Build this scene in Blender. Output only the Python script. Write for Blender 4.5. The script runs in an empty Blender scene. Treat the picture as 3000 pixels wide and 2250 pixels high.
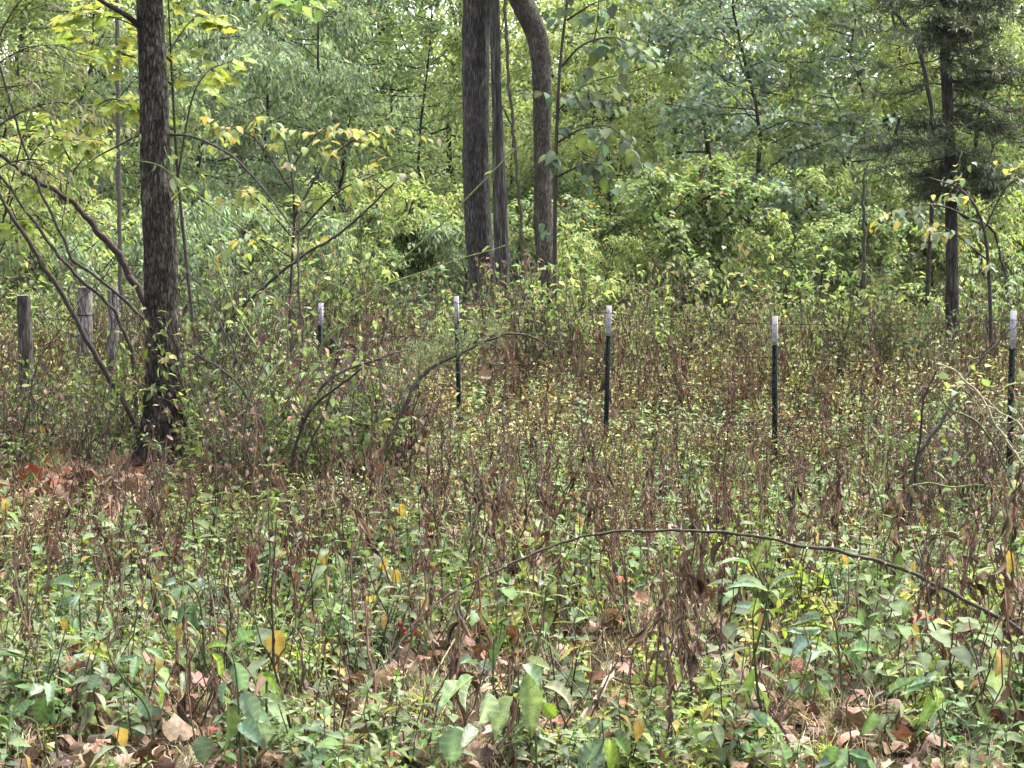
import bpy, math, random
import numpy as np
from mathutils import Matrix, Vector
import time
T0 = time.time()
rng = np.random.default_rng(7)
random.seed(7)
SC = bpy.context.scene
COL = SC.collection

# ------------------------------------------------------------------ camera
FPX = 6000.0                      # focal length in pixels of the 3000 px wide photograph
CAMH = 1.35
PITCH = math.atan(287.0 / FPX)    # horizon sits 287 px above the centre
cam = bpy.data.cameras.new("camera")
cam.sensor_width = 36.0
cam.lens = 36.0 * FPX / 3000.0
cam.clip_start = 0.05
cam.clip_end = 600.0
cam_o = bpy.data.objects.new("camera", cam)
cam_o.location = (0, 0, CAMH)
cam_o.rotation_euler = (math.pi / 2 - PITCH, 0, 0)
COL.objects.link(cam_o)
SC.camera = cam_o

# ------------------------------------------------------------------ sky, sun, exposure
SUN_EL, SUN_AZ = math.radians(62), math.radians(48)   # azimuth from +Y towards +X: high, to the right and beyond the fence
w = bpy.data.worlds.new("World")
SC.world = w
w.use_nodes = True
nt = w.node_tree
sky = nt.nodes.new("ShaderNodeTexSky")
sky.sky_type = 'NISHITA'
sky.sun_disc = False
sky.sun_elevation = SUN_EL
sky.sun_rotation = SUN_AZ
sky.air_density = 1.0
sky.dust_density = 5.0
sky.ozone_density = 1.0
bg = nt.nodes["Background"]
bg.inputs["Strength"].default_value = 0.11
hs = nt.nodes.new("ShaderNodeHueSaturation")      # thin even cloud: a whiter sky
hs.inputs["Saturation"].default_value = 0.25
nt.links.new(sky.outputs[0], hs.inputs["Color"])
nt.links.new(hs.outputs[0], bg.inputs[0])
sl = bpy.data.lights.new("sun", 'SUN')
sl.energy = 1.5
sl.angle = math.radians(18)
sl.color = (1.0, 0.93, 0.83)
so = bpy.data.objects.new("sun", sl)
sd = Vector((math.sin(SUN_AZ) * math.cos(SUN_EL), math.cos(SUN_AZ) * math.cos(SUN_EL), math.sin(SUN_EL)))
so.rotation_euler = sd.to_track_quat('Z', 'Y').to_euler()
so.location = (0, 20, 40)
COL.objects.link(so)
vs = SC.view_settings
vs.view_transform = 'Standard'
vs.look = 'None'
vs.gamma = 1.0
vs.use_curve_mapping = False
vs.exposure = 3.22
SC.cycles.max_bounces = 10
SC.cycles.diffuse_bounces = 4
SC.cycles.glossy_bounces = 2
SC.cycles.transmission_bounces = 6
SC.cycles.volume_bounces = 1
SC.cycles.use_denoising = True
SC.cycles.sample_clamp_indirect = 6.0
SC.cycles.use_adaptive_sampling = True
SC.cycles.adaptive_threshold = 0.02

# ------------------------------------------------------------------ helpers
def nrm(v):
    return v / np.maximum(np.linalg.norm(v, axis=-1, keepdims=True), 1e-9)

def _h(ix, iy, iz, s):
    n = (ix * 374761393 + iy * 668265263 + iz * 2147483647 + s * 974634777) & 0xFFFFFFFF
    n = ((n ^ (n >> 13)) * 1274126177) & 0xFFFFFFFF
    n = (n ^ (n >> 16)) & 0xFFFFFFFF
    return n / 4294967295.0

def vnoise(p, s=0):
    p = np.asarray(p, float)
    i = np.floor(p).astype(np.int64)
    f = p - i
    f = f * f * (3 - 2 * f)
    r = 0
    for dx in (0, 1):
        for dy in (0, 1):
            for dz in (0, 1):
                wt = (f[..., 0] if dx else 1 - f[..., 0]) * (f[..., 1] if dy else 1 - f[..., 1]) * (f[..., 2] if dz else 1 - f[..., 2])
                r = r + wt * _h(i[..., 0] + dx, i[..., 1] + dy, i[..., 2] + dz, s)
    return r

def ground_z(x, y):
    x = np.asarray(x, float); y = np.asarray(y, float)
    p = np.stack([x, y, x * 0], -1)
    z = (vnoise(p * 0.45, 3) - .5) * 0.14 + (vnoise(p * 1.7, 5) - .5) * 0.05
    z = z + np.clip(y - 38.0, 0, 67) * 0.10 + np.clip(y - 60, 0, 45) * 0.12
    m = np.exp(-(((x + 2.9) / 1.6) ** 2 + ((y - 13.3) / 1.6) ** 2)) * 0.10      # low mound round the near tree
    return z + m

def P(px, py, Z):
    """photo pixel (3000 wide) at world distance y = Z  ->  world point"""
    u, v = (px - 1500.0) / FPX, (1125.0 - py) / FPX
    c, s = math.cos(PITCH), math.sin(PITCH)
    dy, dz = c + v * s, -s + v * c
    k = Z / dy
    return np.array([u * k, Z, CAMH + dz * k])

def GX(px, Z):
    x = (px - 1500.0) / FPX * Z
    return np.array([x, Z, float(ground_z(x, Z))])

class T:
    """vertices, triangles, vertex colours"""
    def __init__(s, V, F, C=None):
        s.V = np.asarray(V, float); s.F = np.asarray(F, np.int64).reshape(-1, 3)
        s.C = np.ones_like(s.V) if C is None else np.broadcast_to(np.asarray(C, float), s.V.shape).copy()
    def col(s, c):
        return T(s.V, s.F, s.C * np.asarray(c))
    def sc(s, k):
        return T(s.V * np.asarray(k), s.F, s.C)

def join(ts):
    ts = [t for t in ts if t is not None and len(t.V)]
    off = 0; F = []
    for t in ts:
        F.append(t.F + off); off += len(t.V)
    return T(np.concatenate([t.V for t in ts]), np.concatenate(F), np.concatenate([t.C for t in ts]))

def scatter(t, O, R=None, S=1.0, tint=None):
    O = np.asarray(O, float).reshape(-1, 3); n = len(O)
    if n == 0:
        return None
    S = np.asarray(S, float)
    if S.ndim == 0: S = np.full((n, 1), float(S))
    elif S.ndim == 1: S = S[:, None]
    V = t.V[None] * S[:, None, :]
    if R is not None: V = np.einsum('nij,nkj->nki', R, V)
    V = V + O[:, None]
    k = len(t.V)
    F = t.F[None] + (np.arange(n) * k)[:, None, None]
    C = np.broadcast_to(t.C[None], (n, k, 3))
    if tint is not None: C = C * np.asarray(tint, float).reshape(-1, 1, 3)
    return T(V.reshape(-1, 3), F.reshape(-1, 3), np.array(C).reshape(-1, 3))

def frames(d, roll=None, up=None):
    """rotation matrices with columns side, forward (d), normal"""
    d = nrm(np.asarray(d, float).reshape(-1, 3)); n = len(d)
    u = np.tile(np.array([0, 0, 1.0]), (n, 1)) if up is None else np.broadcast_to(up, (n, 3)).copy()
    bad = np.abs((d * u).sum(1)) > .985
    u[bad] = [0.9, 0.43, 0]
    s = nrm(np.cross(d, u)); m = np.cross(s, d)
    if roll is not None:
        c, q = np.cos(roll)[:, None], np.sin(roll)[:, None]
        s, m = s * c + m * q, m * c - s * q
    return np.stack([s, d, m], -1)

def rotz(a):
    a = np.asarray(a, float).reshape(-1); R = np.zeros((len(a), 3, 3))
    R[:, 0, 0] = np.cos(a); R[:, 0, 1] = -np.sin(a); R[:, 1, 0] = np.sin(a); R[:, 1, 1] = np.cos(a); R[:, 2, 2] = 1
    return R

def tilt(a, tx):
    """z rotation, then a lean by tx radians in a random direction"""
    R = rotz(a); n = len(R); b = rng.uniform(0, 6.28, n)
    ax = np.stack([np.cos(b), np.sin(b), b * 0], 1); c = np.cos(tx); s = np.sin(tx)
    K = np.zeros((n, 3, 3))
    K[:, 0, 2] = ax[:, 1]; K[:, 1, 2] = -ax[:, 0]; K[:, 2, 0] = -ax[:, 1]; K[:, 2, 1] = ax[:, 0]
    M = np.eye(3)[None] + s[:, None, None] * K + (1 - c)[:, None, None] * (K @ K)
    return M @ R

def smooth_path(pts, n):
    """Catmull-Rom through the points (any row width)"""
    p = np.asarray(pts, float)
    q = np.vstack([2 * p[0] - p[1], p, 2 * p[-1] - p[-2]])
    t = np.linspace(0, len(p) - 1 - 1e-6, n); i = t.astype(int); f = (t - i)[:, None]
    a, b, c, d = q[i], q[i + 1], q[i + 2], q[i + 3]
    return .5 * (2 * b + (c - a) * f + (2 * a - 5 * b + 4 * c - d) * f ** 2 + (3 * b - a - 3 * c + d) * f ** 3)

def tube(pts, rad, ns=6, col=(1, 1, 1), cap=True):
    p = np.asarray(pts, float); n = len(p)
    r = np.broadcast_to(np.asarray(rad, float), (n,))
    d = nrm(np.gradient(p, axis=0))
    ref = np.array([0.31, 0.93, 0.17]) if abs(d[:, 2]).mean() > .7 else np.array([0.05, 0.2, 1.0])
    s = nrm(np.cross(d, ref)); m = np.cross(s, d)
    a = np.linspace(0, 2 * np.pi, ns, endpoint=False)
    V = p[:, None] + r[:, None, None] * (np.cos(a)[None, :, None] * s[:, None] + np.sin(a)[None, :, None] * m[:, None])
    V = V.reshape(-1, 3)
    i = np.arange(n - 1)[:, None] * ns; j = np.arange(ns)[None]; k = (j + 1) % ns
    q = np.stack([i + j, i + k, i + ns + k, i + ns + j], -1).reshape(-1, 4)
    F = np.concatenate([q[:, [0, 2, 1]], q[:, [0, 3, 2]]])
    if cap:
        V = np.vstack([V, p[0], p[-1]]); c0, c1 = n * ns, n * ns + 1
        jj = np.arange(ns); kk = (jj + 1) % ns
        F = np.concatenate([F, np.stack([jj * 0 + c0, jj, kk], -1), np.stack([jj * 0 + c1, (n - 1) * ns + kk, (n - 1) * ns + jj], -1)])
    return T(V, F, col)

def wig(p0, p1, n, amp, r=rng):
    t = np.linspace(0, 1, n)[:, None]
    p = np.asarray(p0) * (1 - t) + np.asarray(p1) * t
    L = np.linalg.norm(np.asarray(p1) - np.asarray(p0))
    k = r.normal(0, 1, (n, 3)); k = (k + np.roll(k, 1, 0) + np.roll(k, -1, 0)) / 2
    return p + k * amp * L * np.sin(np.pi * t) ** .5

ALB = .60      # palettes below are written bright; real leaf and bark reflectances are lower
def to_mesh(name, t, mat, smooth=False):
    me = bpy.data.meshes.new(name)
    nv, nf = len(t.V), len(t.F)
    me.vertices.add(nv); me.vertices.foreach_set("co", t.V.astype(np.float32).ravel())
    me.loops.add(nf * 3); me.loops.foreach_set("vertex_index", t.F.astype(np.int32).ravel())
    me.polygons.add(nf); me.polygons.foreach_set("loop_start", np.arange(0, nf * 3, 3, dtype=np.int32))
    if smooth: me.polygons.foreach_set("use_smooth", np.ones(nf, dtype=bool))
    lum = (t.C @ np.array([.25, .65, .10]))[:, None]
    t.C = (t.C * 1.04 - lum * .04) * ALB
    ca = me.color_attributes.new("col", 'FLOAT_COLOR', 'POINT')
    ca.data.foreach_set("color", np.concatenate([np.clip(t.C, 0, 1), np.ones((nv, 1))], 1).astype(np.float32).ravel())
    me.materials.append(mat)
    me.update(calc_edges=True)
    return me

def tag(o, label=None, cat=None, group=None, kind=None):
    if label: o["label"] = label
    if cat: o["category"] = cat
    if group: o["group"] = group
    if kind: o["kind"] = kind
    return o

def link(name, me, parent=None, M=None, **k):
    o = bpy.data.objects.new(name, me)
    COL.objects.link(o)
    if parent is not None: o.parent = parent
    if M is not None: o.matrix_local = M
    return tag(o, **k)

def mk(name, t, mat, parent=None, smooth=False, loc=None, **k):
    """one mesh object; with loc the vertices are given in world space and the origin moved there"""
    if loc is not None:
        t = T(t.V - np.asarray(loc), t.F, t.C)
    o = link(name, to_mesh(name, t, mat, smooth), parent, **k)
    if loc is not None: o.location = loc
    return o

def empty(name, loc, **k):
    o = bpy.data.objects.new(name, None); COL.objects.link(o); o.location = [float(a) for a in loc]
    o.empty_display_size = .1
    return tag(o, **k)

def rel(t, loc):
    return T(t.V - np.asarray(loc), t.F, t.C)

def M4(R, o, s=1.0):
    m = np.eye(4); m[:3, :3] = np.asarray(R) * np.asarray(s); m[:3, 3] = o
    return Matrix(m.tolist())

# ------------------------------------------------------------------ materials
def new_mat(name):
    m = bpy.data.materials.new(name); m.use_nodes = True
    n = m.node_tree; n.nodes.clear()
    return m, n

def leaf_mat(name, trans=.35, rough=.42, spec=.5, mottle=.35, scale=60.0, boost=1.25, spots=0.0):
    m, n = new_mat(name); N = n.nodes.new; L = n.links.new
    out = N("ShaderNodeOutputMaterial"); at = N("ShaderNodeAttribute"); at.attribute_name = "col"
    tc = N("ShaderNodeTexCoord"); no = N("ShaderNodeTexNoise"); no.inputs["Scale"].default_value = scale; no.inputs["Detail"].default_value = 4
    L(tc.outputs["Object"], no.inputs["Vector"])
    mr = N("ShaderNodeMapRange"); mr.inputs[1].default_value = .3; mr.inputs[2].default_value = .7
    mr.inputs[3].default_value = 1 - mottle; mr.inputs[4].default_value = 1 + mottle * .6
    L(no.outputs["Fac"], mr.inputs[0])
    mx = N("ShaderNodeVectorMath"); mx.operation = 'SCALE'
    L(mr.outputs[0], mx.inputs["Scale"])
    if spots:
        n2 = N("ShaderNodeTexNoise"); n2.inputs["Scale"].default_value = 26; n2.inputs["Detail"].default_value = 6; L(tc.outputs["Object"], n2.inputs["Vector"])
        r2 = N("ShaderNodeMapRange"); r2.inputs[1].default_value = .60; r2.inputs[2].default_value = .70; r2.inputs[4].default_value = spots; L(n2.outputs["Fac"], r2.inputs[0])
        m2 = N("ShaderNodeMix"); m2.data_type = 'RGBA'; L(r2.outputs[0], m2.inputs[0]); L(at.outputs["Color"], m2.inputs[6]); m2.inputs[7].default_value = (.10, .065, .03, 1)
        L(m2.outputs[2], mx.inputs[0])
    else:
        L(at.outputs["Color"], mx.inputs[0])
    pb = N("ShaderNodeBsdfPrincipled"); pb.inputs["Roughness"].default_value = rough
    pb.inputs["Specular IOR Level"].default_value = spec
    L(mx.outputs[0], pb.inputs["Base Color"])
    bm = N("ShaderNodeBump"); bm.inputs["Strength"].default_value = .25; bm.inputs["Distance"].default_value = .004
    L(no.outputs["Fac"], bm.inputs["Height"]); L(bm.outputs[0], pb.inputs["Normal"])
    if trans > 0:
        tr = N("ShaderNodeBsdfTranslucent"); tm = N("ShaderNodeVectorMath"); tm.operation = 'MULTIPLY'
        tm.inputs[1].default_value = (boost * 1.0, boost * 1.04, boost * .72)
        L(mx.outputs[0], tm.inputs[0]); L(tm.outputs[0], tr.inputs["Color"])
        ms = N("ShaderNodeMixShader"); ms.inputs[0].default_value = trans
        L(pb.outputs[0], ms.inputs[1]); L(tr.outputs[0], ms.inputs[2]); L(ms.outputs[0], out.inputs[0])
    else:
        L(pb.outputs[0], out.inputs[0])
    return m

MAT_LEAF = leaf_mat("green_leaf", .36, .68, .16, .32, 45, spots=.75)
MAT_FAR = leaf_mat("canopy_leaf", .42, .60, .25, .22, 3.0, 1.3)
MAT_DRY = leaf_mat("dry_leaf", .15, .75, .25, .45, 70, 1.1)
MAT_TWIG = leaf_mat("twig_bark", 0, .8, .2, .5, 50)

def bark_mat(name, c0, c1, c2, sx=14.0, sz=2.2, bump=.7, lichen=.0):
    m, n = new_mat(name); N = n.nodes.new; L = n.links.new
    c0, c1, c2 = (tuple(v * .62 for v in c) for c in (c0, c1, c2))
    out = N("ShaderNodeOutputMaterial"); pb = N("ShaderNodeBsdfPrincipled"); pb.inputs["Roughness"].default_value = .88
    pb.inputs["Specular IOR Level"].default_value = .2
    tc = N("ShaderNodeTexCoord"); mp = N("ShaderNodeMapping"); mp.inputs["Scale"].default_value = (sx, sx, sz)
    L(tc.outputs["Object"], mp.inputs[0])
    no = N("ShaderNodeTexNoise"); no.inputs["Scale"].default_value = 3.2; no.inputs["Detail"].default_value = 7; no.inputs["Roughness"].default_value = .65
    vo = N("ShaderNodeTexVoronoi"); vo.feature = 'DISTANCE_TO_EDGE'; vo.inputs["Scale"].default_value = 2.6
    L(mp.outputs[0], no.inputs["Vector"])
    ad = N("ShaderNodeVectorMath"); ad.operation = 'MULTIPLY_ADD'; ad.inputs[1].default_value = (.6, .6, .6)
    L(no.outputs["Color"], ad.inputs[0]); L(mp.outputs[0], ad.inputs[2]); L(ad.outputs[0], vo.inputs["Vector"])
    cr = N("ShaderNodeValToRGB"); e = cr.color_ramp.elements
    e[0].position = .28; e[0].color = (*c0, 1); e[1].position = .75; e[1].color = (*c2, 1)
    k = e.new(.5); k.color = (*c1, 1)
    L(no.outputs["Fac"], cr.inputs[0])
    vr = N("ShaderNodeMapRange"); vr.inputs[1].default_value = 0; vr.inputs[2].default_value = .2; vr.inputs[3].default_value = .22; vr.inputs[4].default_value = 1
    L(vo.outputs["Distance"], vr.inputs[0])
    mx = N("ShaderNodeVectorMath"); mx.operation = 'SCALE'; L(cr.outputs[0], mx.inputs[0]); L(vr.outputs[0], mx.inputs["Scale"])
    n3 = N("ShaderNodeTexNoise"); n3.inputs["Scale"].default_value = 3.5; n3.inputs["Detail"].default_value = 5
    m3 = N("ShaderNodeMapping"); m3.inputs["Scale"].default_value = (1.6, 1.6, .7); L(tc.outputs["Object"], m3.inputs[0]); L(m3.outputs[0], n3.inputs["Vector"])
    r3 = N("ShaderNodeMapRange"); r3.inputs[1].default_value = .3; r3.inputs[2].default_value = .7; r3.inputs[3].default_value = .5; r3.inputs[4].default_value = 1.45; L(n3.outputs["Fac"], r3.inputs[0])
    x3 = N("ShaderNodeVectorMath"); x3.operation = 'SCALE'; L(mx.outputs[0], x3.inputs[0]); L(r3.outputs[0], x3.inputs["Scale"])
    last = x3.outputs[0]
    if lichen:
        n2 = N("ShaderNodeTexNoise"); n2.inputs["Scale"].default_value = 9; n2.inputs["Detail"].default_value = 6
        L(tc.outputs["Object"], n2.inputs["Vector"])
        r2 = N("ShaderNodeMapRange"); r2.inputs[1].default_value = .56; r2.inputs[2].default_value = .72; r2.inputs[4].default_value = lichen
        L(n2.outputs["Fac"], r2.inputs[0])
        mm = N("ShaderNodeMix"); mm.data_type = 'RGBA'; L(r2.outputs[0], mm.inputs[0]); L(last, mm.inputs[6]); mm.inputs[7].default_value = (.20, .21, .15, 1)
        last = mm.outputs[2]
    L(last, pb.inputs["Base Color"])
    bm = N("ShaderNodeBump"); bm.inputs["Strength"].default_value = bump; bm.inputs["Distance"].default_value = .02
    su = N("ShaderNodeMath"); su.operation = 'MULTIPLY_ADD'; su.inputs[1].default_value = .5
    L(no.outputs["Fac"], su.inputs[0]); L(vr.outputs[0], su.inputs[2]); L(su.outputs[0], bm.inputs["Height"])
    L(bm.outputs[0], pb.inputs["Normal"]); L(pb.outputs[0], out.inputs[0])
    return m

BARK_NEAR = bark_mat("brown_bark", (.022, .018, .015), (.085, .070, .056), (.20, .172, .142), 24, 5.5, 1.0, .5)
BARK_STR = bark_mat("dark_ridged_bark", (.018, .016, .016), (.08, .070, .066), (.25, .225, .21), 17, 2.0, 1.0, .15)
BARK_GREY = bark_mat("weathered_grey_wood", (.04, .037, .036), (.12, .11, .105), (.24, .23, .22), 16, .8, .9)
BARK_CRK = bark_mat("brown_grey_bark", (.03, .024, .020), (.115, .096, .078), (.26, .225, .19), 20, 3.4, 1.0, .25)
BARK_FAR = bark_mat("dark_far_bark", (.03, .026, .022), (.06, .052, .045), (.11, .10, .09), 9, 1.5, .6)  # dark bark of narrow tone range, for the wood's trunks and the cedar
LOG_MAT = bark_mat("weathered_log", (.12, .10, .092), (.27, .23, .215), (.46, .42, .39), 14, 1.8, .8)
LOG_DARK = bark_mat("dark_weathered_log", (.045, .038, .035), (.11, .09, .082), (.20, .175, .16), 14, 1.4, .8)

def paint_mat(name, c, rough, dirt, dc):
    m, n = new_mat(name); N = n.nodes.new; L = n.links.new
    out = N("ShaderNodeOutputMaterial"); pb = N("ShaderNodeBsdfPrincipled"); pb.inputs["Roughness"].default_value = rough; pb.inputs["Specular IOR Level"].default_value = .15
    tc = N("ShaderNodeTexCoord"); no = N("ShaderNodeTexNoise"); no.inputs["Scale"].default_value = 38; no.inputs["Detail"].default_value = 6
    L(tc.outputs["Object"], no.inputs["Vector"])
    r = N("ShaderNodeMapRange"); r.inputs[1].default_value = .52; r.inputs[2].default_value = .75; r.inputs[4].default_value = dirt
    L(no.outputs["Fac"], r.inputs[0])
    mm = N("ShaderNodeMix"); mm.data_type = 'RGBA'; L(r.outputs[0], mm.inputs[0]); mm.inputs[6].default_value = (*c, 1); mm.inputs[7].default_value = (*dc, 1)
    L(mm.outputs[2], pb.inputs["Base Color"]); L(pb.outputs[0], out.inputs[0])
    return m
GREEN_PAINT = paint_mat("dark_green_enamel", (.0015, .0055, .0048), .9, .5, (.005, .006, .005))
WHITE_PAINT = paint_mat("white_enamel", (.23, .225, .255), .7, .5, (.16, .145, .14))
WIRE_MAT = paint_mat("rusty_steel_wire", (.014, .012, .011), .9, .7, (.02, .013, .010))

def soil_mat():
    m, n = new_mat("leafy_soil"); N = n.nodes.new; L = n.links.new
    out = N("ShaderNodeOutputMaterial"); pb = N("ShaderNodeBsdfPrincipled"); pb.inputs["Roughness"].default_value = .95; pb.inputs["Specular IOR Level"].default_value = .05
    tc = N("ShaderNodeTexCoord"); no = N("ShaderNodeTexNoise"); no.inputs["Scale"].default_value = 9; no.inputs["Detail"].default_value = 10; no.inputs["Roughness"].default_value = .7
    L(tc.outputs["Object"], no.inputs["Vector"])
    cr = N("ShaderNodeValToRGB"); e = cr.color_ramp.elements
    e[0].position = .3; e[0].color = (.009, .0065, .0045, 1); e[1].position = .75; e[1].color = (.05, .035, .022, 1)
    k = e.new(.52); k.color = (.022, .017, .010, 1)
    L(no.outputs["Fac"], cr.inputs[0]); L(cr.outputs[0], pb.inputs["Base Color"])
    bm = N("ShaderNodeBump"); bm.inputs["Distance"].default_value = .04; L(no.outputs["Fac"], bm.inputs["Height"]); L(bm.outputs[0], pb.inputs["Normal"])
    L(pb.outputs[0], out.inputs[0])
    return m
SOIL = soil_mat()

# ------------------------------------------------------------------ ground
def grid(xs, ys):
    X, Y = np.meshgrid(xs, ys); Z = ground_z(X, Y)
    V = np.stack([X, Y, Z], -1).reshape(-1, 3); nx = len(xs)
    i = (np.arange(len(ys) - 1)[:, None] * nx + np.arange(nx - 1)[None]).reshape(-1)
    return T(V, np.concatenate([np.stack([i, i + 1, i + nx + 1], -1), np.stack([i, i + nx + 1, i + nx], -1)]))
xs = np.concatenate([np.linspace(-200, -14, 20), np.linspace(-13, 13, 105), np.linspace(14, 200, 20)])
ys = np.concatenate([np.linspace(-60, 1, 10), np.linspace(1.5, 40, 150), np.linspace(42, 200, 34)])
mk("ground", grid(xs, ys), SOIL, smooth=True, kind="structure", label="dark leafy soil under the meadow and the wood")

# ------------------------------------------------------------------ leaf templates (unit length along +Y, normal +Z)
def leaf(wd=.4, n=5, droop=.35, fold=.18, p=.8, serr=0.0, twist=0.0, rib=1.25, wave=0.0, seed=0):
    r = np.random.default_rng(seed)
    t = np.linspace(0, 1, n + 1); w_ = np.sin(np.pi * t ** p) ** .9 * wd / 2
    w_[0] = wd * .02
    if serr: w_ = w_ * (1 + serr * np.where(np.arange(n + 1) % 2 == 0, -1, 1))
    w_[-1] = 0.0
    ang = -droop * t * 1.4
    y = np.concatenate([[0], np.cumsum(np.cos(ang[1:]) / n)]); z = np.concatenate([[0], np.cumsum(np.sin(ang[1:]) / n)])
    tw = twist * t
    def wv():
        k = max(3, n // 3) + 1
        return np.interp(t, np.linspace(0, 1, k), r.normal(0, .5, k)) * np.sin(np.pi * t) * wave * wd
    ed = fold * w_ * 2 + wv()
    ed2 = fold * w_ * 2 + wv()
    Lf = np.stack([-w_ * np.cos(tw) , y, z + ed - w_ * np.sin(tw)], 1)
    Rt = np.stack([w_ * np.cos(tw), y, z + ed2 + w_ * np.sin(tw)], 1)
    Md = np.stack([t * 0, y, z], 1)
    V = np.stack([Lf, Md, Rt], 1).reshape(-1, 3)
    F = []
    for i in range(n):
        a = i * 3; b = a + 3
        if i == n - 1:
            F += [(a, a + 1, b + 1), (a + 1, a + 2, b + 1)]
        else:
            F += [(a, a + 1, b + 1), (a, b + 1, b), (a + 1, a + 2, b + 2), (a + 1, b + 2, b + 1)]
    C = np.ones((n + 1, 3, 3)); C[:, 1] *= rib
    if n > 10:
        C[::2, 0] *= .86; C[::2, 2] *= .86; C[1::2, 0] *= 1.08; C[1::2, 2] *= 1.08
        C[:, 0] *= 1 + r.normal(0, .10, (n + 1, 1)); C[:, 2] *= 1 + r.normal(0, .10, (n + 1, 1))
    return T(V, F, C.reshape(-1, 3))

def kite(wd=.45, fold=.15, droop=.12, b=.42):
    V = [(0, 0, 0), (-wd / 2, b, fold * wd), (0, 1, -droop), (wd / 2, b, fold * wd)]
    return T(V, [(0, 2, 1), (0, 3, 2)])

def lobed(seed=0, lobes=5, depth=.45, curl=.25, npt=25, cup=.3):
    r = np.random.default_rng(seed)
    a = np.linspace(-np.pi * .92, np.pi * .92, npt)
    R = .62 + .38 * np.cos(a * .5)
    R = R * (1 - depth * (0.5 - .5 * np.cos(a * lobes / .92 + (np.pi if lobes % 2 == 0 else 0))) * (1 - .3 * np.abs(a) / np.pi))
    R = R * (1 + r.normal(0, .06, npt)) * .55
    ring = np.stack([np.sin(a) * R, np.cos(a) * R + .12, a * 0], 1)
    mid = ring * .55 + np.array([0, .02, 0])
    V = np.vstack([[0, 0, 0], mid, ring])
    ph = r.uniform(0, 6.28, 3)
    x, y = V[:, 0], V[:, 1]
    ax = r.uniform(0, np.pi); u = x * np.cos(ax) + y * np.sin(ax); v = -x * np.sin(ax) + y * np.cos(ax)
    V[:, 2] = cup * 1.6 * u ** 2 * r.choice([-1, 1]) + curl * .35 * np.sin(5 * x + ph[0]) * np.sin(4 * y + ph[1]) + curl * .5 * v ** 2 * np.sin(3 * u + ph[2])
    F = []
    for i in range(npt - 1):
        F += [(0, 1 + i + 1, 1 + i), (1 + i, 2 + i, 1 + npt + i + 1), (1 + i, 1 + npt + i + 1, 1 + npt + i)]
    C = np.ones_like(V) * (1 + r.normal(0, .10, (len(V), 1))); C[0] = .75; C[1:npt + 1] *= np.where(np.arange(npt) % 5 == 2, .78, 1.08)[:, None]; C[npt + 1:] *= np.where(np.arange(npt) % 5 == 2, .85, 1.0)[:, None]
    V[:, 1] += .3
    st = leaf(.05, 2, .1, .1).sc((1, .35, 1))
    return join([T(V, F, C), T(st.V - np.array([0, .05, 0]), st.F, st.C * .8)])

def blade(bend=.8, wd=.012, n=4, seed=0):
    r = np.random.default_rng(seed); t = np.linspace(0, 1, n + 1)
    ang = bend * t ** 1.5
    z = np.concatenate([[0], np.cumsum(np.cos(ang[1:]) / n)]); y = np.concatenate([[0], np.cumsum(np.sin(ang[1:]) / n)])
    w_ = wd * (1 - t) ** .6 / 2
    x = r.normal(0, .03) * t
    V = np.stack([np.stack([x - w_, y, z], 1), np.stack([x + w_, y, z], 1)], 1).reshape(-1, 3)
    F = []
    for i in range(n):
        a = 2 * i; F += [(a, a + 1, a + 3), (a, a + 3, a + 2)] if i < n - 1 else [(a, a + 1, a + 2)]
    return T(V, F)

def vleaf(wd=.5, n=16, droop=.3, fold=.12, p=.72, serr=.05, wave=.2, seed=0):
    """finer leaf: five columns, slanting side veins, toothed edge"""
    r = np.random.default_rng(seed); t = np.linspace(0, 1, n + 1)
    w_ = np.sin(np.pi * t ** p) ** .9 * wd / 2; w_[0] = wd * .02; we = w_ * (1 + serr * np.where(np.arange(n + 1) % 2 == 0, -1, 1)); w_[-1] = we[-1] = 0
    ang = -droop * t * 1.4
    y = np.concatenate([[0], np.cumsum(np.cos(ang[1:]) / n)]); z = np.concatenate([[0], np.cumsum(np.sin(ang[1:]) / n)])
    k = 5; wv = lambda: np.interp(t, np.linspace(0, 1, k), r.normal(0, .5, k)) * np.sin(np.pi * t) * wave * wd
    e1, e2 = fold * w_ * 2 + wv(), fold * w_ * 2 + wv()
    slip = .035
    cols = [np.stack([-we, y + slip, z + e1], 1), np.stack([-w_ * .5, y + slip * .5, z + e1 * .35], 1), np.stack([t * 0, y, z], 1), np.stack([w_ * .5, y + slip * .5, z + e2 * .35], 1), np.stack([we, y + slip, z + e2], 1)]
    V = np.stack(cols, 1).reshape(-1, 3); F = []
    for i in range(n):
        for c in range(4):
            a = i * 5 + c; F += [(a, a + 1, a + 6), (a, a + 6, a + 5)]
    C = np.ones((n + 1, 5, 3)) * (1 + r.normal(0, .06, (n + 1, 5, 1)))
    vein = np.where(np.arange(n + 1) % 3 == 1, 1.28, .92)[:, None]
    for c in (0, 1, 3, 4): C[:, c] *= vein
    C[:, 2] *= 1.5; C[:, 0] *= .9; C[:, 4] *= .9
    C[-3:] *= r.choice([1, 1, .6])
    return T(V, F, C.reshape(-1, 3))
LEAF_OV = [leaf(.50, 6, d, .12, .75, wave=.12, seed=i) for i, d in enumerate((.2, .5, .8, .35))]
LEAF_LA = [leaf(.26, 6, d, .14, .80, wave=.10, seed=10 + i) for i, d in enumerate((.25, .55, .9, .4))]
LEAF_SM = [leaf(.48, 3, d, .15, .8, wave=.1, seed=20 + i) for i, d in enumerate((.15, .4, .7))]
LEAF_HERO = [vleaf(wd, 16, d, .30, .72, wave=.32, seed=30 + i) for i, (wd, d) in enumerate(((.55, .3), (.48, .6), (.42, .15), (.60, .5)))]
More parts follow.
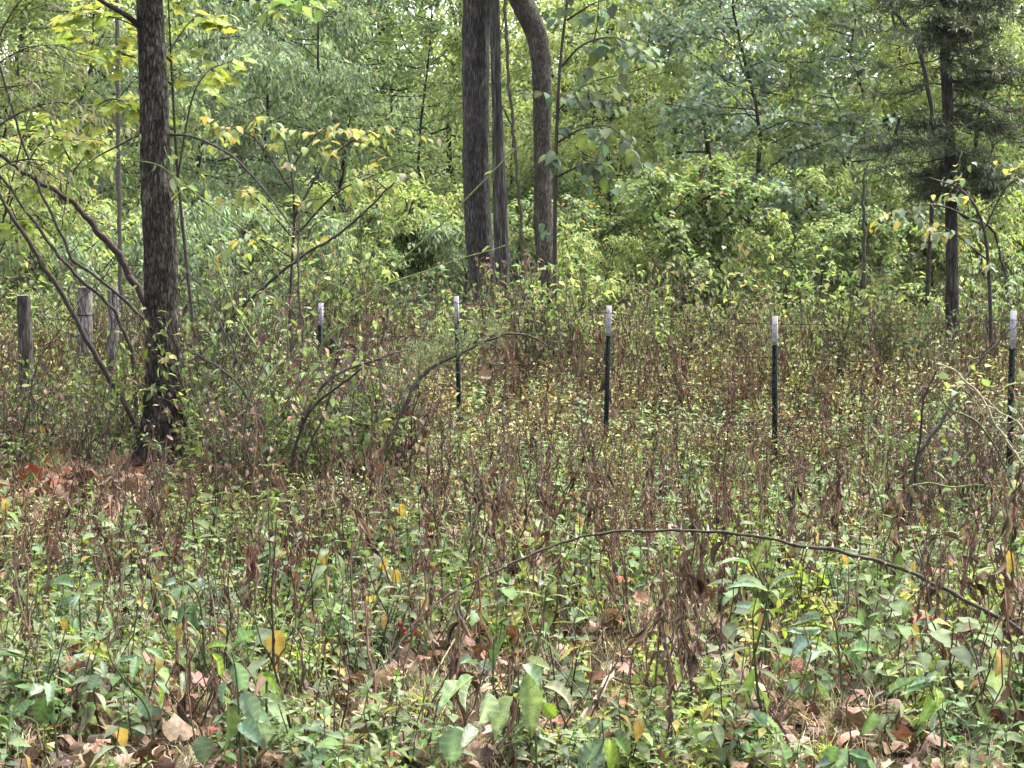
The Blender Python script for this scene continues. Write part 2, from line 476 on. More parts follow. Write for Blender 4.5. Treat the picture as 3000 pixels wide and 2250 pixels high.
LEAF_HLA = [vleaf(wd, 16, d, .30, .78, wave=.3, seed=40 + i) for i, (wd, d) in enumerate(((.27, .3), (.24, .6), (.30, .15)))]
CURL = [leaf(.21, 7, d, .85, .9, twist=tw, wave=.5, rib=.8, seed=50 + i) for i, (d, tw) in enumerate(((.6, 1.2), (1.0, -1.5), (.3, 2.0), (.8, .6), (1.3, -.8)))]
LOB = [lobed(60 + i, 5, .42, .35, 25, c) for i, c in enumerate((.15, .45, .7, .9, .3, 1.1))]
LOB_G = [lobed(80 + i, 5, .38, .12, 25, .18) for i in range(4)]
LEAF_OV_LO = [leaf(.50, 3, d, .14, .75, wave=.12, seed=i) for i, d in enumerate((.2, .5, .8, .35))]
LEAF_LA_LO = [leaf(.26, 3, d, .14, .80, wave=.10, seed=10 + i) for i, d in enumerate((.25, .55, .9, .4))]
LEAF_SM_LO = [leaf(.48, 2, d, .15, .8, seed=20 + i) for i, d in enumerate((.15, .4, .7))]
CURL_MID = [leaf(.21, 4, d, .85, .9, twist=tw, wave=.4, rib=.8, seed=50 + i) for i, (d, tw) in enumerate(((.6, 1.2), (1.0, -1.5), (.3, 2.0), (.8, .6), (1.3, -.8)))]
LOB_LO = [lobed(60 + i, 5, .42, .35, 13, c) for i, c in enumerate((.15, .45, .7, .9, .3, 1.1))]
BLADES = [blade(b, .02, 3, i) for i, b in enumerate((.4, .9, 1.4, 1.9, 2.3))]

GREENS = np.array([(.115, .175, .07), (.15, .205, .11), (.085, .145, .052), (.18, .225, .06), (.19, .235, .13), (.13, .185, .062)])
LIMES = np.array([(.26, .33, .07), (.31, .36, .10), (.22, .30, .06), (.34, .34, .08)])
BROWNS = np.array([(.12, .075, .052), (.18, .115, .08), (.085, .055, .042), (.23, .155, .105), (.15, .075, .05)])
TANS = np.array([(.28, .185, .13), (.33, .23, .17), (.22, .135, .09), (.29, .17, .115), (.38, .29, .21), (.18, .085, .055), (.24, .105, .06)])
REDS = np.array([(.22, .055, .03), (.16, .045, .032), (.28, .08, .04)])
YELS = np.array([(.40, .34, .10), (.38, .34, .14), (.40, .29, .09)])

def pick(pal, n, jit=.15, r=rng):
    c = pal[r.integers(0, len(pal), n)]
    return np.clip(c * (1 + r.normal(0, jit, (n, 1))) * (1 + r.normal(0, .06, (n, 3))), .005, .9)

# ------------------------------------------------------------------ plant templates
def herb(seed, H=.3, nodes=5, L=.08, leaves=LEAF_OV, pal=GREENS, spread=1.0, droop=0.2, stems=1, stemc=(.10, .12, .05), per=2, curl=0.0):
    """upright green herb with leaves at the nodes"""
    r = np.random.default_rng(seed); out = []
    base = pal[r.integers(0, len(pal))]
    for s in range(stems):
        a = r.uniform(0, 6.28); le = r.uniform(.05, .25) * (1 if stems == 1 else 2)
        top = np.array([math.cos(a) * le * H, math.sin(a) * le * H, H * r.uniform(.75, 1.0)])
        st = wig((0, 0, -.03), top, 6, .04, r)
        out.append(tube(st, np.linspace(.0045, .002, 6) * (H / .35) ** .5, 3, stemc, False))
        ph = r.uniform(0, 6.28)
        for k in range(nodes):
            t = .25 + .75 * (k + .6) / nodes; i = min(int(t * 5), 4); p = st[i] + (st[i + 1] - st[i]) * (t * 5 - i)
            for j in range(per):
                az = ph + k * 1.57 + j * 6.28 / per + r.normal(0, .25)
                el = r.normal(.15, .25) + (t - .6) * .8 - droop
                d = np.array([math.cos(az) * math.cos(el), math.sin(az) * math.cos(el), math.sin(el)])
                ln = L * r.uniform(.65, 1.15) * (1.15 - .45 * abs(t - .55))
                lt = leaves[r.integers(0, len(leaves))]
                c = base * (1 + r.normal(0, .14)) * (1 + r.normal(0, .05, 3))
                if r.random() < .02: c = YELS[r.integers(0, 3)] * .7
                if r.random() < curl: c = BROWNS[r.integers(0, 5)]; lt = CURL[r.integers(0, 5)]
                out.append(scatter(lt, [p], frames([d], np.array([r.normal(0, .3)])), ln * spread, [c]))
        d = np.array([0.2, 0.1, 1.0])
        out.append(scatter(leaves[0], [st[-1]] * 3, frames(nrm(d + r.normal(0, .5, (3, 3)))), L * .45, pick(base[None], 3, .1, r)))
    return join(out)

def stalk(seed, H=.6, nl=12, L=.09, pal=BROWNS, br=2, leafp=1.0):
    """dead stalk with hanging curled leaves"""
    r = np.random.default_rng(seed); out = []
    c0 = pal[r.integers(0, len(pal))]
    st = wig((0, 0, -.04), (r.normal(0, .10) * H, r.normal(0, .10) * H, H), 8, .025, r)
    out.append(tube(st, np.linspace(.0048, .0022, 8), 4, c0 * 1.1, False))
    def hang(path, n, sc=1.0):
        for k in range(n):
            t = r.uniform(.2, 1.0); x = t * (len(path) - 1.001); i = int(x); p = path[i] + (path[i + 1] - path[i]) * (x - i)
            az = r.uniform(0, 6.28); el = r.uniform(-1.5, -.5)
            d = np.array([math.cos(az) * math.cos(el), math.sin(az) * math.cos(el), math.sin(el)])
            out.append(scatter(CURL[r.integers(0, 5)], [p], frames([d], np.array([r.uniform(-1, 1)])), L * r.choice([.35, .5, .7, .85, 1.05], p=[.15, .2, .25, .25, .15]) * sc, pick(pal, 1, .35, r)))
    hang(st, int(nl * leafp))
    for b in range(br):
        i = r.integers(3, 7); az = r.uniform(0, 6.28); q = st[i] + np.array([math.cos(az) * .3, math.sin(az) * .3, .7]) * H * r.uniform(.15, .35)
        bp = wig(st[i], q, 5, .05, r)
        out.append(tube(bp, np.linspace(.0028, .0014, 5), 3, c0, False)); hang(bp, int(nl * .35 * leafp), .7)
    # seed heads
    for k in range(5):
        out.append(scatter(CURL[k], [st[-1] - np.array([0, 0, k * .012])], frames([nrm(r.normal(0, 1, 3) + np.array([0, 0, .6]))]), .025, pick(pal, 1, .2, r)))
    return join(out)

def tuft(seed, n=26, H=.22, pal=None):
    r = np.random.default_rng(seed); out = []
    for b in BLADES:
        m = max(1, n // 5)
        O = np.stack([r.normal(0, .03, m), r.normal(0, .03, m), np.full(m, -.01)], 1)
        out.append(scatter(b, O, rotz(r.uniform(0, 6.28, m)), H * r.uniform(.5, 1.2, m), pick(pal, m, .2, r)))
    return join(out)

def bushy(seed, H=.9, n=110, L=.05, pals=(BROWNS, GREENS), mix=.5, leaves=LEAF_SM, wid=.28, stems=5):
    """one meadow weed clump: stiff branching stems with small leaves, part dry, part green"""
    r = np.random.default_rng(seed); out = []
    for s in range(stems):
        a = r.uniform(0, 6.28); q = np.array([math.cos(a) * wid * r.uniform(.2, 1), math.sin(a) * wid * r.uniform(.2, 1), H * r.uniform(.7, 1.05)])
        st = wig((0, 0, -.05), q, 4, .05, r); c = BROWNS[r.integers(0, 5)] * .9
        out.append(tube(st, np.linspace(.008, .003, 4), 3, c * .8, False))
        m = n // stems; x = r.uniform(.15, 1, m) * 2.99; i = x.astype(int); p = st[i] + (st[i + 1] - st[i]) * (x - i)[:, None]
        off = r.normal(0, .045, (m, 3)); p = p + off
        gm = r.random(m) < mix
        col = np.where(gm[:, None], pick(pals[1], m, .2, r), pick(pals[0], m, .25, r))
        d = nrm(off + r.normal(0, .5, (m, 3)) * .06 + np.array([0, 0, -.01])); d[:, 2] -= np.where(gm, .1, .9); d = nrm(d)
        for g, tl in ((True, leaves), (False, CURL)):
            for v in range(len(tl)):
                sel = (gm == g) & (np.arange(m) % len(tl) == v)
                if sel.any(): out.append(scatter(tl[v], p[sel], frames(d[sel], r.normal(0, .6, sel.sum())), L * r.uniform(.5, 1.3, sel.sum()) * (1 if g else 1.15), col[sel]))
    return join(out)

print("helpers", time.time() - T0)
#@@SECTION trees
# ------------------------------------------------------------------ trunks
def trunk(path, rad, rings=160, ns=40, amp=.06, kx=9, kz=3.0, seed=1, flare=.5, flare_h=.35):
    q = smooth_path(np.column_stack([path, rad]), rings); p, r = q[:, :3], q[:, 3]
    h = np.maximum(p[:, 2] - p[:, 2].min(), 0)
    r = r * (1 + flare * np.exp(-h / flare_h))
    d = nrm(np.gradient(p, axis=0)); s = nrm(np.cross(d, np.array([0.05, 1.0, 0.02]))); m = np.cross(s, d)
    a = np.linspace(0, 2 * np.pi, ns, endpoint=False)
    A, Hh = np.meshgrid(a, h); rr = np.mean(rad)
    N = np.stack([np.cos(A) * kx * .5, np.sin(A) * kx * .5, Hh * kz], -1)
    nz = 1 - np.abs(2 * vnoise(N, seed) - 1) * 1.0 + .5 * (vnoise(N * 2.3, seed + 1) - .5)
    lump = vnoise(np.stack([np.cos(A), np.sin(A), Hh * 1.2], -1), seed + 2) - .5
    root = np.exp(-h / flare_h)[:, None] * .35 * np.cos(A * 5 + seed)
    RR = r[:, None] * (1 + amp * (nz - .6) + .10 * lump + root * flare)
    V = p[:, None] + RR[..., None] * (np.cos(A)[..., None] * s[:, None] + np.sin(A)[..., None] * m[:, None])
    n = rings
    i = np.arange(n - 1)[:, None] * ns; j = np.arange(ns)[None]; k = (j + 1) % ns
    qd = np.stack([i + j, i + k, i + ns + k, i + ns + j], -1).reshape(-1, 4)
    return T(V.reshape(-1, 3), np.concatenate([qd[:, [0, 1, 2]], qd[:, [0, 2, 3]]])), p, r

def px_path(pts, Z, dz=None):
    return np.array([P(a, b, Z + (dz[i] if dz else 0)) for i, (a, b, *_) in enumerate(pts)])

def px_tube(pts, Z, wpx, n=40, ns=6, col=(1, 1, 1), rough=.0, dZ=None):
    """pts photo pixels, one distance or one per point; wpx width in photo pixels (ends)"""
    Zs = np.broadcast_to(np.asarray(Z, float), (len(pts),))
    W = np.array([P(a, b, z) for (a, b), z in zip(pts, Zs)])
    q = smooth_path(W, n)
    wd = np.interp(np.linspace(0, 1, n), np.linspace(0, 1, len(wpx)), wpx) * Zs.mean() / FPX / 2
    if rough:
        q = q + (vnoise(q * 9, 11)[:, None] - .5) * rough * np.array([1, .6, 1]) + (np.stack([vnoise(q * 25, 12), vnoise(q * 25, 13), vnoise(q * 25, 14)], 1) - .5) * rough * .5
        wd = wd * (1 + .3 * (vnoise(q * 40, 15) - .5))
    return tube(q, wd, ns, col), q

def spray_leaves(path, n, L, leaves, pal, seed, side=.9, droop=.25, jit=.03):
    """leaves ranked along a twig -> (positions, dirs, rolls, sizes, colours)"""
    r = np.random.default_rng(seed)
    x = np.linspace(.15, .999, n) * (len(path) - 1.001); i = x.astype(int)
    p = path[i] + (path[i + 1] - path[i]) * (x - i)[:, None]
    tg = nrm(path[i + 1] - path[i]); sd = nrm(np.cross(tg, np.array([0, 0, 1.0]) + 1e-6))
    sg = np.where(np.arange(n) % 2 == 0, 1, -1)[:, None]
    d = nrm(tg * .55 + sd * sg * side + r.normal(0, .3, (n, 3)) + np.array([0, 0, -droop]))
    return p + r.normal(0, jit, (n, 3)), d, r.normal(0, .35, n), L * r.uniform(.65, 1.2, n), pick(pal, n, .14, r)

def make_tree(seed, H, cb, R, lt, L, pal, limbs=22, twigs=9, nl=12, lean=.0, droop=.25, shape='round', multi=1, tr=.09, up=.5, accent=None, acc=.04):
    r = np.random.default_rng(seed); wood = []; LO, LD, LR, LS, LC = [], [], [], [], []
    for mstem in range(multi):
        a0 = r.uniform(0, 6.28); off = (0 if multi == 1 else .35) * H
        top = np.array([math.cos(a0) * off + lean * H, math.sin(a0) * off, H * r.uniform(.85, 1)])
        tp = wig((0, 0, -.2), top, 12, .025, r)
        trad = np.linspace(tr, tr * .18, 12) / multi ** .5
        wood.append(tube(tp, trad, 8, (1, 1, 1), False))
        for k in range(limbs // multi):
            t = cb + (1 - cb) * ((k + r.uniform(0, 1)) / (limbs // multi)); x = t * 10.99; i = int(x)
            b = tp[i] + (tp[i + 1] - tp[i]) * (x - i)
            u = (t - cb) / (1 - cb)
            env = {'round': math.sin(math.pi * (.12 + .83 * u)) ** .7, 'cone': 1.0 - .85 * u, 'flat': .55 + .45 * u}[shape]
            az = r.uniform(0, 6.28); el = r.normal(up * (.3 + u), .25)
            ln = R * env * r.uniform(.65, 1.1)
            e = b + np.array([math.cos(az) * math.cos(el), math.sin(az) * math.cos(el), math.sin(el)]) * ln
            e[2] -= droop * ln * .35
            lp = wig(b, e, 7, .05, r)
            wood.append(tube(lp, np.linspace(max(trad[i] * .45, .012), .006, 7), 5, (1, 1, 1), False))
            for q in range(twigs):
                y = r.uniform(.25, 1.0) * 5.99; j = int(y); tb = lp[j] + (lp[j + 1] - lp[j]) * (y - j)
                az2 = az + r.normal(0, 1.0); el2 = r.normal(.1, .4)
                tl = R * .33 * r.uniform(.5, 1.1)
                te = tb + np.array([math.cos(az2) * math.cos(el2), math.sin(az2) * math.cos(el2), math.sin(el2) - droop * .4]) * tl
                tw = wig(tb, te, 4, .05, r); tw[-1, 2] -= droop * tl * .3
                if q % 3 == 0: wood.append(tube(tw, (.006, .005, .004, .003), 3, (1, 1, 1), False))
                o, d, rl, s, c = spray_leaves(tw, nl, L, None, pal, r.integers(1e9), droop=droop, jit=L * .35)
                if accent is not None:
                    mk_ = r.random(nl) < acc; c[mk_] = pick(accent, mk_.sum(), .15, r)
                LO.append(o); LD.append(d); LR.append(rl); LS.append(s); LC.append(c)
    O, D, RL, S, C = map(np.concatenate, (LO, LD, LR, LS, LC))
    idx = r.integers(0, len(lt), len(O)); cr = []
    for v in range(len(lt)):
        m = idx == v
        if m.any(): cr.append(scatter(lt[v], O[m], frames(D[m], RL[m]), S[m], C[m]))
    return join(wood), join(cr)

KL = [kite(.34, .2, .2), kite(.30, .1, .35), kite(.40, .25, .1)]
KO = [kite(.62, .18, .12, .45), kite(.55, .1, .25, .5), kite(.7, .22, .05, .42)]
SILV = np.array([(.19, .26, .155), (.22, .29, .19), (.155, .225, .115), (.25, .31, .19)]) * 1.22
LIMEF = np.array([(.27, .34, .11), (.32, .38, .14), (.22, .30, .09), (.30, .35, .17)]) * 1.22
MIDF = np.array([(.14, .205, .075), (.17, .24, .095), (.115, .18, .07), (.21, .26, .10)]) * 1.22
DARKF = np.array([(.07, .115, .05), (.09, .14, .065), (.06, .10, .05)])
BLUEF = np.array([(.18, .25, .18), (.22, .29, .22), (.15, .215, .15)]) * 1.22
PROTO = {}
def proto(key, n, **k):
    for i in range(n):
        wd_, cr = make_tree(hash_seed(key, i), **k)
        PROTO[(key, i)] = (to_mesh("trunk", wd_, BARK_FAR, True), to_mesh("crown", cr, MAT_FAR))
def hash_seed(key, i):
    return sum(ord(c) * (j + 3) for j, c in enumerate(key)) * 13 + i * 101
proto('silver', 3, H=8.5, cb=.10, R=2.5, lt=KL, L=.135, pal=SILV, limbs=40, twigs=16, nl=17, droop=.75, tr=.05, accent=YELS, acc=.01)
proto('lime', 3, H=8.0, cb=.08, R=2.4, lt=KL + KO[:1], L=.12, pal=LIMEF, limbs=40, twigs=16, nl=17, droop=.5, tr=.05, accent=YELS, acc=.03)
proto('mid', 3, H=9.0, cb=.10, R=2.6, lt=KO, L=.11, pal=MIDF, limbs=40, twigs=16, nl=17, droop=.4, tr=.05, accent=YELS, acc=.015)
proto('blue', 2, H=9.5, cb=.15, R=2.7, lt=KO, L=.13, pal=BLUEF, limbs=38, twigs=16, nl=17, droop=.45, tr=.05, accent=YELS, acc=.02)
proto('shrub_lime', 2, H=2.6, cb=.05, R=1.35, lt=KL, L=.10, pal=LIMEF, limbs=34, twigs=13, nl=18, droop=.5, multi=3, tr=.03, up=.8, accent=YELS, acc=.06)
proto('shrub_mid', 2, H=2.4, cb=.05, R=1.3, lt=KO, L=.085, pal=MIDF, limbs=34, twigs=13, nl=18, droop=.4, multi=3, tr=.03, up=.8, accent=YELS, acc=.05)
proto('shrub_silver', 2, H=2.5, cb=.05, R=1.4, lt=KL, L=.115, pal=SILV, limbs=34, twigs=13, nl=18, droop=.7, multi=3, tr=.03, up=.7)
print("protos", time.time() - T0)

def plant_tree(key, v, px, Z, s, rz, name, label, cat, group, sxy=1.0):
    g = GX(px, Z)
    o = empty(name, g, label=label, cat=cat, group=group)
    o.rotation_euler = (0, 0, rz); o.scale = (s * sxy, s * sxy, s)
    tm, cm = PROTO[(key, v)]
    link("trunk", tm, o); c = link("crown", cm, o); c["kind"] = "stuff"
    return o

LAND = [(-260, "just beyond the picture's left edge"), (40, "above the leftmost wooden post"), (280, "above the pale log posts"), (520, "behind the near brown trunk"),
        (780, "behind the yellowing dogwood"), (1010, "above the far thin fence post"), (1240, "just left of the straight trunk"),
        (1500, "between straight and crooked trunks"), (1740, "just past the crooked trunk"), (1960, "above the middle of the fence"),
        (2190, "above the fourth fence post"), (2420, "left of the dark cedar"), (2650, "behind the dark cedar"),
        (2900, "above the last fence post"), (3220, "just beyond the picture's right edge")]
WORD = {'silver': "silvery green drooping tree", 'lime': "bright lime green tree", 'mid': "mid green broadleaf tree", 'blue': "bluish green broadleaf tree",
        'shrub_lime': "yellow green understory shrub", 'shrub_mid': "mid green understory shrub", 'shrub_silver': "silvery green understory shrub"}
rowS = ['shrub_silver', 'shrub_mid', 'shrub_silver', 'shrub_silver', 'shrub_silver', 'shrub_mid', 'shrub_mid', 'shrub_mid', 'shrub_lime', 'shrub_lime', 'shrub_lime', 'shrub_mid', 'shrub_mid', 'shrub_lime', 'shrub_mid']
rowM = ['mid', 'lime', 'lime', 'silver', 'silver', 'silver', 'mid', 'lime', 'lime', 'lime', 'blue', 'lime', 'mid', 'lime', 'mid']
rowT = ['mid', 'silver', 'silver', 'silver', 'mid', 'mid', 'mid', 'lime', 'mid', 'blue', 'blue', 'silver', 'lime', 'mid', 'mid']
for i, (px, ph) in enumerate(LAND):
    k = rowS[i]; plant_tree(k, i % 2, px + random.uniform(-50, 50), random.uniform(31.5, 34.5), random.uniform(.8, 1.15), random.uniform(0, 6), "understory_shrub",
                            f"low {WORD[k]} at the wood's edge {ph}", "shrub", "shrubs along the edge of the wood")
    k = rowS[(i * 7 + 3) % 15]; plant_tree(k, (i + 1) % 2, px + 115 + random.uniform(-40, 40), random.uniform(33, 37), random.uniform(1.0, 1.45), random.uniform(0, 6), "understory_shrub",
                            f"larger {WORD[k]} set back in the wood {ph}", "shrub", "shrubs along the edge of the wood")
    k = rowM[i]; plant_tree(k, i % 2 if k == 'blue' else i % 3, px + random.uniform(-60, 60), random.uniform(36.5, 41), random.uniform(.85, 1.1), random.uniform(0, 6), "woodland_tree",
                            f"{WORD[k]} fronting the wood {ph}", "tree", "trees at the front of the wood", 1.05)
    k = rowT[i]; plant_tree(k, i % 2 if k == 'blue' else (i + 1) % 3, px + 110 + random.uniform(-60, 60), random.uniform(45, 53), random.uniform(1.25, 1.6), random.uniform(0, 6), "tall_woodland_tree",
                            f"tall {WORD[k]} deep in the wood {ph}", "tree", "tall trees deep in the wood", 1.0)

# the wood behind, one mass up the slope
def far_wood():
    out = []
    n = 2100
    y = rng.uniform(58, 92, n); x = rng.uniform(-.36, .36, n) * y; z = ground_z(x, y) + rng.uniform(0.5, 15, n)
    c = np.stack([x, y, z], 1); base = np.where((vnoise(c * .12, 4) > .5)[:, None], pick(LIMEF, n, .1), pick(SILV, n, .1))
    for v in range(3):
        m = 15
        O = (c[:, None] + rng.normal(0, .55, (n, m, 3))).reshape(-1, 3)
        d = nrm(rng.normal(0, 1, (n * m, 3)) + np.array([0, 0, -.4]))
        out.append(scatter(KO[v], O, frames(d, rng.normal(0, .6, n * m)), rng.uniform(.20, .36, n * m), np.repeat(base, m, 0) * (1 + rng.normal(0, .15, (n * m, 1)))))
    for i in range(46):
        yy = rng.uniform(56, 88); xx = rng.uniform(-.34, .34) * yy; zz = float(ground_z(xx, yy))
        out.append(tube(wig((xx, yy, zz - .3), (xx + rng.normal(0, .5), yy, zz + 18), 8, .01), np.linspace(.2, .1, 8), 7, (.05, .043, .036), False))
    return join(out)
mk("distant_woods", far_wood(), MAT_FAR, kind="stuff", label="mass of leafy forest rising behind the nearer trees", cat="woods")
print("wood", time.time() - T0)

# ------------------------------------------------------------------ named trees
def big_tree(name, pts, Z, bark, label, rings=170, ns=44, amp=.10, kx=10, kz=2.5, seed=1, flare=.35, crown=True, top=6.0, cat="tree", cpal=MIDF, limbs_from=.78):
    s = FPX / Z
    W = [P(a, b, Z) for a, b, w_ in pts]; rad = [w_ / 2 / s for *_, w_ in pts]
    W = W[::-1]; rad = rad[::-1]                                     # ground first
    g = W[0].copy(); g[2] = float(ground_z(g[0], g[1])) - .12
    W = [g] + W[1:]
    last = W[-1]; dirn = nrm(W[-1] - W[-2]); dirn[2] = max(dirn[2], .9); dirn = nrm(dirn)
    W += [last + dirn * top * .5, last + dirn * top]; rad += [rad[-1] * .8, rad[-1] * .45]
    t, p, r = trunk(np.array(W), np.array(rad), rings, ns, amp, kx, kz, seed, flare)
    base = np.array([W[0][0], W[0][1], W[0][2] + .12])
    o = empty(name, base, label=label, cat=cat)
    mk("trunk", rel(t, base), bark, o, True)
    if crown:                                                         # its leafy head, above the picture
        rr = np.random.default_rng(seed); wood = []; O = []; D = []; R_ = []; S = []; C = []
        for k in range(16):
            f = rr.uniform(limbs_from, .99); b = p[int(f * (len(p) - 1))]; az = rr.uniform(0, 6.28); ln = rr.uniform(1.6, 3.2)
            lp = wig(b, b + np.array([math.cos(az) * ln, math.sin(az) * ln, rr.uniform(.3, 1.6)]), 6, .05, rr)
            wood.append(tube(lp, np.linspace(.04, .01, 6), 5, (.06, .05, .04), False))
            for q in range(9):
                j = rr.integers(2, 6); az2 = az + rr.normal(0, 1.1)
                tw = wig(lp[j], lp[j] + np.array([math.cos(az2), math.sin(az2), rr.uniform(-.2, .4)]) * rr.uniform(.4, 1.0), 4, .05, rr)
                x = spray_leaves(tw, 14, .13, None, cpal, rr.integers(1e9), jit=.05)
                O.append(x[0]); D.append(x[1]); R_.append(x[2]); S.append(x[3]); C.append(x[4])
        O, D, R_, S, C = map(np.concatenate, (O, D, R_, S, C))
        mk("limb", rel(join(wood), base), MAT_TWIG, o)
        c = mk("crown", rel(scatter(KO[0], O, frames(D, R_), S, C), base), MAT_FAR, o); c["kind"] = "stuff"
    return o, base, p

ZL = 13.3
near_tree, nb, npth = big_tree("near_tree", [(437, -60, 72), (441, 60, 73), (450, 271, 76), (455, 430, 80), (460, 560, 85), (470, 760, 90), (474, 950, 90), (478, 1120, 91), (472, 1290, 98), (466, 1440, 108)], ZL,
    BARK_NEAR, "brown rough-barked tree trunk standing nearest, at left among leaning branches", rings=260, ns=72, amp=.20, kx=17, kz=6, seed=3, flare=.75, top=5.0)
br, _ = px_tube([(405, 75), (370, 45), (300, 5), (240, -40), (150, -90)], [ZL, ZL - .1, ZL - .2, ZL - .3, ZL - .4], (20, 12, 8), 20, 6, (.035, .028, .024))
mk("branch", rel(br, nb), MAT_TWIG, near_tree)
br, _ = px_tube([(436, 395), (400, 398), (350, 425), (285, 460), (240, 495)], [ZL, ZL - .1, ZL - .15, ZL - .2, ZL - .3], (8, 6, 3), 20, 5, (.045, .035, .03), .01)
mk("branch", rel(br, nb), MAT_TWIG, near_tree)
br, _ = px_tube([(490, 393), (588, 407), (700, 475), (791, 579), (859, 678), (900, 760)], [ZL, ZL - .1, ZL - .2, ZL - .3, ZL - .4, ZL - .5], (8, 6, 3), 40, 5, (.04, .032, .03), .01)
mk("branch", rel(br, nb), MAT_TWIG, near_tree)

ZC = 30.5
big_tree("straight_tree", [(1397, -60, 80), (1397, 0, 80), (1394, 250, 77), (1394, 450, 76), (1400, 650, 74), (1412, 800, 78), (1424, 900, 80), (1430, 1106, 92)], ZC, BARK_STR,
         "tall straight tree with dark ridged bark beside the split grey trunk", amp=.16, kx=14, kz=2.2, seed=11, top=7, flare=.2)
big_tree("dead_tree", [(1446, -60, 24), (1448, 0, 25), (1452, 150, 26), (1458, 340, 28), (1464, 560, 35), (1470, 740, 38), (1476, 880, 40), (1480, 1104, 46)], ZC - .25, BARK_GREY,
         "slender dead grey trunk with grooved wood touching the straight tree", amp=.40, kx=7, kz=.5, seed=19, crown=False, top=3.5, flare=.1)
big_tree("crooked_tree", [(1470, -110, 70), (1512, -30, 68), (1548, 45, 64), (1576, 115, 60), (1586, 200, 56), (1588, 350, 53), (1590, 500, 51), (1592, 650, 54), (1598, 780, 55), (1604, 900, 58), (1610, 1104, 70)], ZC - .6, BARK_CRK,
         "crooked tree whose brown trunk bends sharply leftward near the top", amp=.12, kx=12, kz=3.0, seed=23, top=5, flare=.2, cpal=LIMEF)
vine, _ = px_tube([(1474, -120), (1478, 0), (1484, 120), (1490, 230), (1504, 380), (1514, 500), (1526, 640), (1532, 760), (1540, 900), (1545, 1100)], ZC - .9, (9, 10, 9, 10), 90, 6, (.075, .062, .05), .05)
mk("hanging_vine", vine, MAT_TWIG, smooth=True, loc=GX(1545, ZC - .9), label="thin woody vine hanging between the grey trunk and the crooked tree", cat="vine")

# red cedar on the right
ZR = 25.5
ced, cb_, cp = big_tree("cedar_tree", [(2764, -60, 28), (2766, 0, 29), (2768, 120, 30), (2776, 300, 31), (2784, 500, 34), (2788, 700, 36), (2790, 880, 38), (2790, 1155, 46)], ZR, BARK_FAR,
         "dark cedar with a feathery crown on a straight trunk at right", amp=.12, kx=12, kz=2, seed=31, crown=False, top=3.0)
def cedar_crown():
    r = np.random.default_rng(5); wood = []; O = []; D = []; S = []; C = []
    for k in range(88):
        py = r.uniform(-60, 560); b = P(2772 + (py / 500) * 12, py, ZR); az = r.uniform(0, 6.28); f = math.sin(math.pi * np.clip((py + 160) / 780, 0, 1)) ** .6
        ln = r.uniform(.35, 1.75) * f
        e = b + np.array([math.cos(az) * ln * 1.1, math.sin(az) * ln, r.uniform(-.30, .05) * ln])
        lp = wig(b, e, 7, .04, r); wood.append(tube(lp, np.linspace(.012, .003, 7), 4, (.05, .04, .035), False))
        m = 26
        for q in range(m):
            j = r.uniform(1, 5.99); i = int(j); c0 = lp[i] + (lp[i + 1] - lp[i]) * (j - i)
            tl = r.uniform(.12, .3); az2 = az + r.normal(0, .9); td = np.array([math.cos(az2), math.sin(az2), r.normal(-.05, .3)])
            u = np.linspace(.05, 1, 9)[:, None]
            p = c0 + td * u * tl
            O.append(np.repeat(p, 2, 0)); D.append(nrm(td + r.normal(0, .55, (18, 3)))); S.append(r.uniform(.07, .12, 18)); C.append(pick(np.array([(.11, .145, .09), (.14, .17, .105), (.09, .115, .08), (.155, .155, .10)]), 18, .2, r))
    O, D, S, C = map(np.concatenate, (O, D, S, C))
    return join(wood), scatter(kite(.16, .1, .1), O, frames(D), S, C)
wd_, cr_ = cedar_crown()
mk("limb", rel(wd_, cb_), MAT_TWIG, ced)
c_ = mk("crown", rel(cr_, cb_), MAT_DRY, ced); c_["kind"] = "stuff"
for pts, w0 in (([(2655, -10), (2690, 70), (2660, 40)], 0),):
    pass

# ------------------------------------------------------------------ leaf-by-leaf saplings
def leaf_meshes(name, tmpls, pal, n, mat, seed):
    r = np.random.default_rng(seed)
    return [to_mesh(name, tmpls[i % len(tmpls)].col(pick(pal, 1, .12, r)[0]), mat, True) for i in range(n)]

def leafy_thing(name, label, cat, base, stems, leafs, meshes, group=None, stem_col=(.05, .04, .035), mat=MAT_TWIG):
    """stems: list of (path, radii); leafs: list of (pos, dir, roll, size)"""
    o = empty(name, base, label=label, cat=cat, group=group)
    for p, r_ in stems:
        mk("stem" if cat in ("plant", "vine") else "branch", rel(tube(p, r_, 6, stem_col), base), mat, o, True)
    rr = np.random.default_rng(len(leafs))
    for p, d, rl, s in leafs:
        R = frames([d], np.array([rl]))[0]
        link("leaf", meshes[rr.integers(0, len(meshes))], o, M4(R, np.asarray(p) - base, s))
    return o

